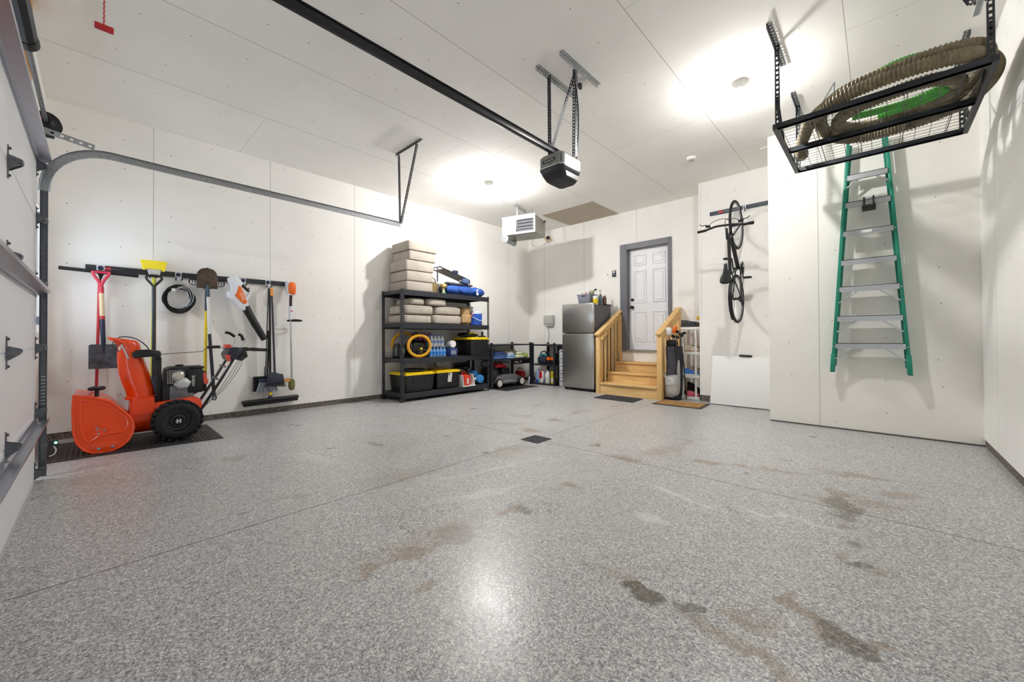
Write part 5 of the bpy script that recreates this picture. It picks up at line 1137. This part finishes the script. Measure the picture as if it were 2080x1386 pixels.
MB().tube([(4.53, 5.87, 2.60), (4.62, 5.84, 2.645), (4.74, 5.83, 2.655), (4.82, 5.86, 2.60), (4.80, 5.95, 2.50)], .004, 6, sub=4).tube([(4.94, 5.87, 2.60), (4.85, 5.84, 2.64), (4.76, 5.84, 2.63), (4.75, 5.92, 2.48)], .004, 6, sub=4).build('brake_cable', BLACK, t)
m = MB().lathe([(.095, -.003), (.10, -.003), (.10, .003), (.095, .003), (.095, -.003)], (BX+.055, *BB), (1, 0, 0), 32, cap=False).lathe([(.06, -.003), (.066, -.003), (.066, .003), (.06, .003), (.06, -.003)], (BX+.047, *BB), (1, 0, 0), 28, cap=False)
for k in range(5): a = 2*PI*k/5; m.bar((BX+.052, *BB), (BX+.052, BB[0]+.09*math.cos(a), BB[1]+.09*math.sin(a)), .006, .016, (1, 0, 0))
m.build('chainring', DARKST, t)
MB().bar((BX+.065, *BB), (BX+.075, BB[0]-.07, BB[1]-.15), .016, .024, (0, 1, 0), .004).bar((BX-.065, *BB), (BX-.075, BB[0]+.07-.10, BB[1]+.15), .016, .024, (0, 1, 0), .004).cyl((BX-.07, *BB), (BX+.07, *BB), .018).build('crank', BLACK, t)
for s, y, z in ((1, BB[0]-.07, BB[1]-.155), (-1, BB[0]-.03, BB[1]+.155)): MB().box(*sorted((BX+s*.085, BX+s*.185)), y-.04, y+.04, z-.014, z+.014, .006).cyl((BX+s*.075, y, z), (BX+s*.10, y, z), .008).build('pedal', BLACK, t)
m = MB().lathe([(.05, 0), (.05, .004), (.042, .008), (.042, .012), (.034, .016), (.034, .02), (.024, .024)], (BX+.035, *RW), (1, 0, 0), 20); m.build('cassette', DARKST, t)
MB().tube([(BX+.05, BB[0]+.095, BB[1]), (BX+.05, RW[0]+.05, RW[1])], .004, 5).tube([(BX+.05, BB[0]-.095, BB[1]), (BX+.05, RW[0]-.05, RW[1]+.02)], .004, 5).build('chain', DARKST, t)
MB().bar((BX+.055, RW[0], RW[1]-.01), (BX+.06, RW[0]+.06, RW[1]-.09), .012, .03, (1, 0, 0), .004).cyl((BX+.05, RW[0]+.06, RW[1]-.09), (BX+.065, RW[0]+.06, RW[1]-.09), .025).build('derailleur', BLACK, t)
MB().loft([[(BX+dx, RW[0]+.372*math.cos(a)*k, RW[1]+.372*math.sin(a)*k) for dx, k in ((-.025, .98), (0, 1), (.025, .98))] for a in [PI*(.82+.5*i/14) for i in range(15)]], closed=False).solid(.003).build('rear_fender', BLACK, t)
# white board against the recess wall
t = thing('white_board', 'plain white board with a black handle leaning against the recess wall', 'board', (4.74, 6.58, 0))
MB().obox((4.755, 6.625, .378), (.83, .022, .75), (R(-11.5), 0, 0), .003).build('board', M_('white_foam_board', 'eceded', .5), t)
MB().obox((4.80, 6.69, .757), (.17, .05, .03), (R(-11.5), R(2), 0), .01).build('handle', BLACK, t)
# ---------------------------------------------------------------- ladder
t = thing('step_ladder', 'green step ladder with metal steps hung on the inner wall', 'ladder', (6.19, 5.70, .66))
GR = M_('green_fibreglass', '16856c', .4)
LT_, LB_ = 3.16, .69
def lx(z, s): u = (z-LB_)/(3.1-LB_); return (6.188+s*(.305-.152*u))
FYL = 5.655
for s in (-1, 1):
    a, b = (lx(LB_, s), FYL, LB_), (lx(LT_, s), FYL, LT_)
    r = MB().bar(a, b, .028, .075, (0, 1, 0), .004); r.build('rail', GR, t)
    MB().bar((a[0], FYL, LB_-.03), (lx(.86, s), FYL, .86), .04, .088, (0, 1, 0), .004).build('rail_boot', GR, t)
    MB().bar((lx(LB_, s), FYL, .655), (lx(LB_, s), FYL, .672), .036, .085, (0, 1, 0)).build('foot', RUBBER, t)
    MB().bar((lx(.80, s)+s*-.012, FYL+.068, .72), (lx(LT_, s)-s*.02, FYL+.068, LT_), .022, .03, (0, 1, 0)).build('rear_rail', GR, t)
ALU = M_('aluminium_step', 'bcbfc2', .35, .8)
for i, z in enumerate((2.805, 2.51, 2.20, 1.885, 1.595, 1.272, .975)):
    x0, x1 = lx(z, -1)+.012, lx(z, 1)-.012
    st = MB().box(x0, x1, FYL-.05, FYL+.035, z-.004, z+.002).box(x0, x1, FYL-.05, FYL-.046, z-.058, z+.002).box(x0, x1, FYL+.031, FYL+.035, z-.04, z+.002).build('step', ALU, t, flat=True)
    if i == 2: MB().box(6.14, 6.22, FYL-.0515, FYL-.0495, z-.04, z-.012).build('step_label', WHITEP, st)
    if i in (0, 4, 5, 6):
        for s in (-1, 1):
            L_ = .12 if i else .075
            MB().bar((lx(z, s)-s*.16*(L_/.12), FYL-.03, z-.055), (lx(z-L_, s)-s*.012, FYL-.03, z-.055-L_), .012, .024, (0, 1, 0)).build('brace', ALU, st)
rv = MB()
for z in (2.77, 2.17, 1.56, .94):
    for s in (-1, 1): MB().cyl((lx(z, s), FYL-.042, z), (lx(z, s), FYL-.036, z), .006, seg=8).build('rivet', STEEL, t)
t = thing('ladder_hook', 'black two pronged wall hook under the second ladder step', 'hook', (6.2, 5.75, 2.42))
MB().box(6.145, 6.255, FYL-.075, LADY-.001, 2.424, 2.447, .004).build('arm', BLACK, t)
for x in (6.163, 6.237): MB().cyl((x, FYL-.068, 2.44), (x, FYL-.068, 2.535), .0075, seg=10).build('prong', BLACK, t)
# ---------------------------------------------------------------- ceiling storage rack
t = thing('ceiling_rack', 'dark steel storage rack with wire deck hung from the ceiling', 'rack', (6.23, 4.60, 2.84))
RX0, RX1, RY0, RY1, RZ = 5.63, 6.835, 4.0, 5.215, 2.86
for y, nm in ((RY0, 'front_beam'), ((RY0+RY1)/2, 'middle_beam'), (RY1, 'rear_beam')):
    MB().box(RX0+.01, RX1-.01, y-.016, y+.016, RZ-.022, RZ+.022).box(RX0+.01, RX1-.01, y-.016, y+.03, RZ-.022, RZ-.018).build(nm, DARKST, t, flat=True)
for x in (RX0, RX1): MB().box(x-.016, x+.016, RY0-.02, RY1+.02, RZ-.024, RZ+.02).build('side_beam', DARKST, t, flat=True)
m = MB()
for i in range(25): x = RX0+.03+(RX1-RX0-.06)*i/24; m.cyl((x, RY0, RZ+.025), (x, RY1, RZ+.025), .0022, seg=5) if i % 2 == 0 else None
for j in range(17): y = RY0+.03+(RY1-RY0-.06)*j/16; m.cyl((RX0, y, RZ+.029), (RX1, y, RZ+.029), .0022, seg=5)
for i in range(4): x = RX0+.25+i*.28; m.cyl((x, RY0, RZ+.022), (x, RY1, RZ+.022), .0035, seg=6)
m.build('wire_deck', M_('grey_wire', '6b6c6e', .4, .6), t)
for x, sx in ((RX0, 1), (RX1, -1)):
    for y, sy in ((RY0, 1), (RY1, -1)):
        MB().perfL((x, y, RZ-.02), (x, y, CZ-.002), .036, (0, sy, 0), (sx, 0, 0), .042).build('hanger_post', DARKST, t, flat=True)
        MB().perfL((x, y-.34, CZ-.001), (x, y+.34 if y < 5 else min(y+.34, LADY-.01), CZ-.001), .036, (sx, 0, 0), (0, 0, -1), .042).build('ceiling_angle', GALVD, t, flat=True)
        MB().bar((x+sx*.012, y, RZ+.26), (x+sx*.012, y+sy*.30, RZ), .004, .026, (1, 0, 0)).build('brace', DARKST, t)
# hoses on the rack
HS = NT('ribbed_olive_hose'); HS.out(HS.mix(HS.ramp(HS.noise(14, 2), .3, .7), srgb('6a614c'), srgb('8c8063')), .55); HS = HS.m
GH = M_('green_hose', '4fae3c', .45)
def ribbed(pts, r, per, mat, name, parent, closed=False, amp=.13):
    P = catmull([Vector(p) for p in pts], 40, closed); L = [0]
    for a, b in zip(P, P[1:]): L.append(L[-1]+(b-a).length)
    n = int(L[-1]/per*3); out = []; j = 0
    for i in range(n+1):
        s = L[-1]*i/n
        while j < len(L)-2 and L[j+1] < s: j += 1
        u = (s-L[j])/max(1e-9, L[j+1]-L[j]); out.append(P[j].lerp(P[j+1], min(1, u)))
    return MB().tube(out, r, 14, rf=lambda u, i: r*(1+(amp if i % 3 == 0 else -amp if i % 3 == 1 else 0))).build(name, mat, parent, ang=80)
t = thing('suction_hose', 'thick olive ribbed hose coiled on the ceiling rack', 'hose', (6.4, 4.45, RZ+.03))
z0 = RZ+.082
pts = [(5.70, 5.0, z0-.004), (5.715, 4.80, z0-.004), (5.77, 4.56, z0), (5.87, 4.24, z0), (6.03, 4.04, z0), (6.28, 3.955, z0), (6.55, 3.945, z0), (6.75, 4.02, z0), (6.865, 4.25, z0), (6.865, 4.55, z0), (6.77, 4.79, z0), (6.52, 4.95, z0), (6.2, 4.97, z0), (5.99, 4.83, z0+.01), (5.90, 4.55, z0+.03), (5.93, 4.30, z0+.06), (6.08, 4.12, z0+.085), (6.35, 4.03, z0+.085), (6.60, 4.01, z0+.085), (6.78, 4.10, z0+.085), (6.84, 4.35, z0+.09), (6.78, 4.62, z0+.07), (6.60, 4.80, z0+.05), (6.30, 4.80, z0+.02), (6.08, 4.66, z0+.0), (6.02, 4.47, z0), (6.12, 4.30, z0), (6.35, 4.22, z0), (6.55, 4.20, z0), (6.70, 4.32, z0), (6.69, 4.50, z0), (6.52, 4.62, z0), (6.30, 4.62, z0)]
ribbed(pts, .045, .024, HS, 'hose', t)
MB().cyl((5.70, 5.02, z0-.004), (5.705, 4.94, z0-.004), .056, seg=20).build('hose_cuff', M_('grey_olive_cuff', '7c7662', .5), t)
t = thing('green_hose', 'bright green ribbed hose lying inside the olive coil', 'hose', (6.4, 4.4, RZ+.03))
z1 = RZ+.062
ribbed([(6.12, 4.40, z1), (6.30, 4.43, z1), (6.48, 4.42, z1), (6.62, 4.40, z1+.02), (6.66, 4.44, z1+.02), (6.56, 4.47, z1), (6.42, 4.50, z1), (6.28, 4.545, z1+.005)], .028, .02, GH, 'hose', t)
ribbed([(6.16, 4.22, z0+.135), (6.30, 4.12, z0+.15), (6.45, 4.10, z0+.16), (6.60, 4.16, z0+.15)], .028, .02, GH, 'upper_hose', t)
t = thing('wire_rod', 'thin bent steel rod standing on the left of the ceiling rack', 'rod', (5.92, 4.5, RZ+.03))
MB().tube([(5.90, 4.22, RZ+.13), (5.99, 4.60, 3.37), (5.955, 4.62, RZ+.035)], .006, 6).build('rod', GALVD, t)
# ---------------------------------------------------------------- overhead door hardware
def sweep(prof, path):
    """prof (n, x) swept along a path in the y-z plane"""
    rings = []
    for i, (y, z) in enumerate(path):
        a = path[max(0, i-1)]; b = path[min(len(path)-1, i+1)]; d = Vector((b[0]-a[0], b[1]-a[1])).normalized(); nrm = Vector((-d.y, d.x))
        rings.append([(px, y+nrm.x*pn, z+nrm.y*pn) for pn, px in prof])
    return rings
def track(x, s, label):
    t = thing('door_track', label, 'door track', (x, 0, 0), 'tracks of the overhead door')
    prof = [(-.024, 0), (-.030, s*.006), (-.030, s*.026), (-.027, s*.026), (-.027, s*.008), (-.021, s*.003), (.021, s*.003), (.027, s*.008), (.027, s*.026), (.030, s*.026), (.030, s*.006), (.024, 0)]
    prof = [(n, x+px) for n, px in prof]
    path = [(-.282, .01), (-.282, .6), (-.282, 1.2), (-.282, 2.2)] + [(-.282+.36-.36*math.cos(a), 2.22+.36*math.sin(a)) for a in [PI/2*k/12 for k in range(13)]] + [(.5, 2.575), (1.5, 2.573), (2.78, 2.57)]
    MB().loft(sweep([(n*.68, q) for n, q in prof], path[:4])).build('vertical_track', GALVD, t, ang=25)
    MB().loft(sweep(prof, path[3:])).build('horizontal_track', GALV, t, ang=25)
    MB().perf((x-s*.004, -.02, 2.625), (x-s*.004, FY+.005, 2.685), .045, (0, .15, 1), .05, .003, .35).build('flag_strap', GALV, t, flat=True)
    for z in (.35, 1.2, 2.0): MB().box(*sorted((x-s*.04, x)), FY, -.30, z-.03, z+.03).build('jamb_bracket', GALVD, t, flat=True)
    hx = x-s*.11; 
    MB().perfL((hx, 2.775, CZ-.001), (x+s*.49, 2.775, CZ-.001), .036, (0, 1, 0), (0, 0, -1), .04).build('ceiling_angle', DARKST, t, flat=True)
    MB().perfL((x-s*.02, 2.775, 2.59), (x-s*.05, 2.775, CZ-.03), .032, (0, 1, 0), (s, 0, 0), .03).build('hanger_strut', DARKST, t, flat=True)
    MB().perfL((x+s*.01, 2.77, 2.59), (x+s*.385, 2.775, CZ-.03), .034, (0, 1, 0), (s, 0, .3), .03).build('hanger_strut', DARKST, t, flat=True)
    return t
tl = track(1.60, 1, 'steel track curving from the left of the overhead door along the tool wall')
m = MB()
for k in range(9): MB().box(1.6025, 1.604, -.292, -.270, .70-.022*0+.02+k*.022 if False else .56+k*.026, .567+k*.026).build('slot', M_('pale_slot', 'c9cacb', .5), tl, flat=True)
track(6.62, -1, 'steel track at the right of the overhead door, ending above the storage rack')
t = thing('torsion_shaft', 'dark torsion shaft with cable drum above the overhead door', 'shaft', (4.1, -.27, 2.75))
MB().cyl((1.45, -.28, 2.75), (6.75, -.28, 2.75), .0135).build('shaft', GALVD, t)
MB().lathe([(.03, 0), (.085, .0), (.085, .008), (.068, .012), (.068, .05), (.08, .055), (.08, .062), (.05, .07), (.03, .09)], (1.50, -.28, 2.75), (1, 0, 0), 32).build('cable_drum', BLACK, t)
MB().cyl((1.59, -.295, 2.76), (1.60, -.285, 2.77), .009).build('red_set_screw', RED, t)
MB().lathe([(.03, 0), (.05, 0), (.05, .04), (.042, .06)], (2.75, -.28, 2.75), (1, 0, 0)).build('winding_cone', BLACK, t)
N = 900
MB().tube([(2.82+1.2*k/N, -.28+.04*math.cos(2*PI*k/9), 2.75+.04*math.sin(2*PI*k/9)) for k in range(N+1)], .006, 5).build('spring', BLACK, t)
MB().box(1.46, 1.475, FY, -.24, 2.66, 2.83).build('bearing_plate', GALVD, t, flat=True)
# sensor
t = thing('door_sensor', 'small black safety sensor with a green light at the foot of the door track', 'sensor', (1.60, -.22, .24))
MB().box(1.57, 1.62, -.252, -.205, .235, .275, .004).build('sensor_body', BLACK, t)
g_ = NT('green_led'); g_.out((0, .3, .1), .4, 0, Emission_Color=(.1, 1, .5, 1), Emission_Strength=8)
MB().ball((1.625, -.215, .258), .008, 10, 6).build('green_lamp', g_.m, t)
MB().tube([(1.60, -.23, .235), (1.60, -.215, .20), (1.60, -.225, .165), (1.60, -.25, .155)], .004, 6, sub=4).build('white_wire', WHITEP, t)
MB().bar((1.60, -.255, .255), (1.60, -.28, .255), .03, .03, (0, 0, 1)).build('bracket', GALVD, t)
# opener
OX = 4.09
t = thing('door_opener', 'grey garage door opener with a black rail hung from the ceiling', 'opener', (OX, 2.97, 2.49))
OG = M_('opener_grey', '8f8f8c', .38)
def rr(x0, x1, y0, y1, r, n=6):
    out = []
    for cx, cy, a0 in ((x1-r, y1-r, 0), (x0+r, y1-r, 90), (x0+r, y0+r, 180), (x1-r, y0+r, 270)):
        for k in range(n+1): a = R(a0+90*k/n); out.append((cx+r*math.cos(a), cy+r*math.sin(a)))
    return out
ox0, ox1, oy0, oy1 = OX-.135, OX+.135, 2.82, 3.14
def rz_(p, z): return [(x, y, z) for x, y in p]
body = MB().loft([rz_(rr(ox0, ox1, oy0, oy1, .05), 2.608), rz_(rr(ox0, ox1, oy0, oy1, .05), 2.715), rz_(rr(ox0+.02, ox1-.02, oy0+.02, oy1-.02, .04), 2.738)]).build('housing', OG, t, ang=40)
MB().loft([rz_(rr(ox0+.05, ox1-.05, oy0+.09, oy1-.03, .03), 2.505), rz_(rr(ox0+.035, ox1-.035, oy0+.06, oy1-.02, .03), 2.52), rz_(rr(ox0-.002, ox1+.002, oy0-.002, oy1+.002, .052), 2.595), rz_(rr(ox0-.002, ox1+.002, oy0-.002, oy1+.002, .052), 2.612)]).build('lower_cover', M_('opener_black', '26262c', .35), t, ang=40)
MB().loft([rz_(rr(ox0-.004, ox1+.004, oy0-.004, oy1+.004, .054), 2.610), rz_(rr(ox0-.004, ox1+.004, oy0-.004, oy1+.004, .054), 2.622)]).build('chrome_band', STEEL, t, ang=40)
MB().prism([(oy0+.07, 2.592), (oy1-.03, 2.592), (oy1-.045, 2.528), (oy0+.09, 2.528)], 'x', ox1-.028, ox1-.010).build('light_lens', M_('lens_grey', '565a55', .35), t)
MB().prism([(oy0+.06, 2.625), (oy1-.03, 2.625), (oy1-.03, 2.71), (oy0+.06, 2.71)], 'x', ox1-.001, ox1+.002).build('side_panel', M_('silver_panel', 'd3d6d9', .3, .4), t)
MB().box(ox1-.045, ox1-.012, oy0+.012, oy0+.03, 2.628, 2.708, .004).build('dark_column', BLACK, t)
lb_ = MB().box(OX-.075, OX+.065, oy0-.003, oy0+.001, 2.655, 2.683).build('name_plate', BLACK, t)
text('plate_lettering', 'Chamberlain', WHITEP, lb_, .022, frame_M((OX-.005, oy0-.0033, 2.669), (1, 0, 0), (0, 0, 1)))
text('small_lettering', 'myQ', BLACK, t, .016, frame_M((OX+.01, oy0-.0006, 2.642), (1, 0, 0), (0, 0, 1)))
MB().box(OX-.02, OX+.02, -.30, 2.96, 2.748, 2.80, .004).box(OX-.026, OX+.026, -.30, 2.96, 2.792, 2.80).build('rail', M_('black_rail', '222327', .3, .3), t)
MB().box(OX-.022, OX+.022, 2.2, 2.95, 2.80, 2.803).build('chain_guard', STEEL, t, flat=True)
for x in (3.98, 4.25): MB().perfL((x, 2.765, CZ-.001), (x, 3.40, CZ-.001), .036, (1, 0, 0), (0, 0, -1), .035).build('ceiling_angle', GALV, t, flat=True)
MB().perfL((3.99, 2.93, 2.735), (3.985, 2.93, CZ-.02), .04, (0, 1, 0), (1, 0, 0), .03).build('hanger_strut', DARKST, t, flat=True)
MB().perf((4.02, 2.90, 2.735), (4.25, 3.02, CZ-.02), .034, (0, 1, 0), .03).build('hanger_strut', DARKST, t, flat=True)
MB().perfL((4.235, 3.02, 2.735), (4.245, 3.02, CZ-.02), .032, (0, 1, 0), (-1, 0, 0), .03).build('hanger_strut', GALVD, t, flat=True)
MB().tube([(4.22, 3.06, 2.72), (4.235, 3.07, 2.95), (4.25, 3.05, 3.2), (4.245, 3.0, 3.45), (4.22, 3.02, 3.54), (4.20, 3.10, 3.51), (4.17, 3.18, 3.47), (4.16, 3.22, 3.50)], .006, 6, sub=5).build('power_cord', BLACK, t)
t = thing('ceiling_outlet', 'ceiling outlet with a black plug above the door opener', 'outlet', (4.17, 3.24, CZ))
MB().cyl((4.165, 3.235, CZ-.028), (4.165, 3.235, CZ), .052).build('outlet_box', WHITEP, t)
MB().box(4.15, 4.18, 3.20, 3.235, CZ-.085, CZ-.03, .006).build('plug', BLACK, t)
t = thing('release_handle', 'red emergency release handle hanging on a red cord from the rail', 'handle', (4.10, .014, 2.24))
MB().box(4.10, 4.115, -.012, .040, 2.245, 2.267, .003).build('handle', RED, t)
MB().tube([(4.107+.0012*math.cos(k*2.1), .0135+.0012*math.sin(k*2.1), 2.262+.486*k/80) for k in range(81)], .0028, 5).build('cord', M_('red_white_cord', 'c9585c', .6, var=.4, vs=300), t)
# heater
t = thing('unit_heater', 'white unit heater with louvers hung near the back left corner', 'heater', (1.35, 5.6, 2.965))
HM = Matrix.Translation((1.415, 5.34, 2.97)) @ Matrix.Rotation(math.atan2(.20, .64), 4, 'Z')
HW = M_('heater_white', 'd9dade', .35); HG = M_('heater_grey', 'a3a49c', .4, .2)
w2 = .335
MB().box(-w2, w2, .02, .52, 0, .318, .004).build('cabinet', HG, t, xf=HM)
MB().box(-w2, w2, 0, .02, 0, .318, .003).box(-w2-.004, w2+.004, -.012, .02, .316, .338, .006).build('front_panel', HW, t, xf=HM)
MB().box(-.05, w2-.03, -.003, .003, .035, .265).build('louver_opening', M_('dark_void', '3c3d44', .6), t, xf=HM, flat=True)
for k in range(4): MB().obox((.128, -.016, .062+k*.058), (.345, .045, .004), (R(-32), 0, 0)).build('louver', STEEL, t, xf=HM)
MB().box(-w2+.02, -.075, -.004, .001, .03, .27, .002).build('left_panel', M_('panel_white', 'e2e3e4', .4), t, xf=HM)
rt = Matrix.Rotation(R(48), 4, 'Z')
LBL = M_('blue_print', '5f93c9', .5); LBL2 = M_('violet_print', '8f8cc9', .5)
for i, (px_, pz_, mt, body_) in enumerate(((-.22, .185, LBL, 'HOT'), (-.165, .105, LBL2, 'DAWG'))):
    fm = HM @ frame_M((px_, -.0046, pz_), (.72, 0, .69), (-.69, 0, .72))
    text('panel_lettering', body_, mt, t, .075 if i == 0 else .058, fm)
MB().lathe([(.045, 0), (.075, .0), (.078, .01), (.06, .02), (.05, .05), (.05, .16)], (-.27, -.03, -.075), (0, 1, 0), 28).build('flue_elbow', GALV, t, xf=HM)
MB().cyl((-.27, .10, -.075), (-.27, .40, -.075), .05).cyl((-.27, .38, -.075), (-.27, .38, .03), .05).build('flue_pipe', GALV, t, xf=HM)
for x, y in ((-.10, .18), (.10, .42)): MB().cyl((x, y, .318), (x, y, CZ-2.972), .007).build('hanger_rod', GALV, t, xf=HM)
MB().bar((-.10, .05, CZ-2.97-.02), (-.10, .55, CZ-2.97-.02), .05, .036).bar((-.10, .18, .33), (-.10, .18, CZ-2.98), .03, .03).build('hanger_channel', STEEL, t, xf=HM)
MB().cyl((w2, .42, .27), (w2+.05, .42, .30), .012).build('side_fitting', BLACK, t, xf=HM)
MB().tube([(1.60, 5.88, 2.98), (1.35, 6.3, 3.0), (1.0, 6.9, 3.2), (.70, 7.2, 3.37)], .011, 8, sub=4).build('gas_line', M_('yellow_gas_line', 'c9a63c', .4), t)
MB().tube([(1.45, 5.75, 2.97), (1.2, 6.0, 2.90), (.95, 6.6, 3.02), (.72, 7.2, 3.34)], .005, 6, sub=5).build('thermostat_wire', M_('tan_wire', 'b3a184', .6), t)
MB().box(.60, .67, BY-.08, BY, 3.345, 3.41, .006).build('gas_valve', BLACK, t)
# smoke detector, drain, small marks
t = thing('smoke_detector', 'round white smoke detector on the ceiling near the recess wall', 'smoke detector', (4.374, 5.693, CZ))
MB().lathe([(.065, 0), (.065, -.012), (.058, -.03), (.04, -.038), (0, -.04)], (4.374, 5.693, CZ), seg=28).build('detector_body', WHITEP, t)
MB().lathe([(.045, -.036), (.036, -.046), (0, -.048)], (4.374, 5.693, CZ), seg=28).build('sensor_cap', M_('pale_grey', 'b9b8b2', .5), t)
t = thing('floor_drain', 'square black floor drain grate in the middle of the floor', 'drain', (3.675, 3.11, 0))
m = MB(); dx0, dx1, dy0, dy1 = 3.562, 3.788, 2.995, 3.228
m.box(dx0, dx1, dy0, dy1, .0005, .0015)
m.build('drain_void', M_('drain_black', '101012', .8), t, flat=True)
m = MB()
for k in range(10): u = k/9; x = dx0+.006+(dx1-dx0-.012)*u; y = dy0+.006+(dy1-dy0-.012)*u; m.box(x-.005, x+.005, dy0, dy1, .001, .005).box(dx0, dx1, y-.005, y+.005, .001, .005)
m.build('grate', M_('drain_iron', '55585c', .5, .6), t, flat=True)
t = thing('wall_bracket', 'small white bracket at the top corner of the recess', 'bracket', (5.2, 5.9, 3.49))
MB().bar((5.265, 5.90, 3.50), (5.165, 5.90, 3.488), .02, .008, (0, 0, 1)).build('tab', WHITEP, t)
# ---------------------------------------------------------------- lamps
def bulb(x, y, em, label):
    t = thing('ceiling_light', label, 'light', (x, y, CZ), 'bare bulb ceiling lights')
    MB().lathe([(.07, 0), (.07, -.012), (.055, -.03), (.036, -.045), (.03, -.06), (0, -.06)], (x, y, CZ)).build('lamp_holder', M_('porcelain', 'dddcd6', .3), t)
    e = NT('glowing_bulb'); e.out((1, 1, 1), .4, 0, Emission_Color=(1, .985, .965, 1), Emission_Strength=em)
    MB().lathe([(.0445, -.171), (.0425, -.180), (.038, -.190), (.030, -.200), (.018, -.208), (0, -.211)], (x, y, CZ), seg=24).build('bulb_lens', e.m, t)
    g = NT('glowing_glass'); g.out((1, 1, 1), .3, 0, Emission_Color=(1, .985, .95, 1), Emission_Strength=2.5)
    MB().lathe([(.018, -.058), (.03, -.07), (.040, -.10), (.0445, -.14), (.0446, -.169), (0, -.17)], (x, y, CZ), seg=24).build('bulb_glass', g.m, t)
bulb(1.685, 4.33, 1750, 'glowing bare bulb on the ceiling above the shelving, nearer the heater')
bulb(5.294, 4.33, 900, 'glowing bare bulb on the ceiling beside the hanging storage rack')
for o in COL.objects:
    if '_w' in o: del o['_w']
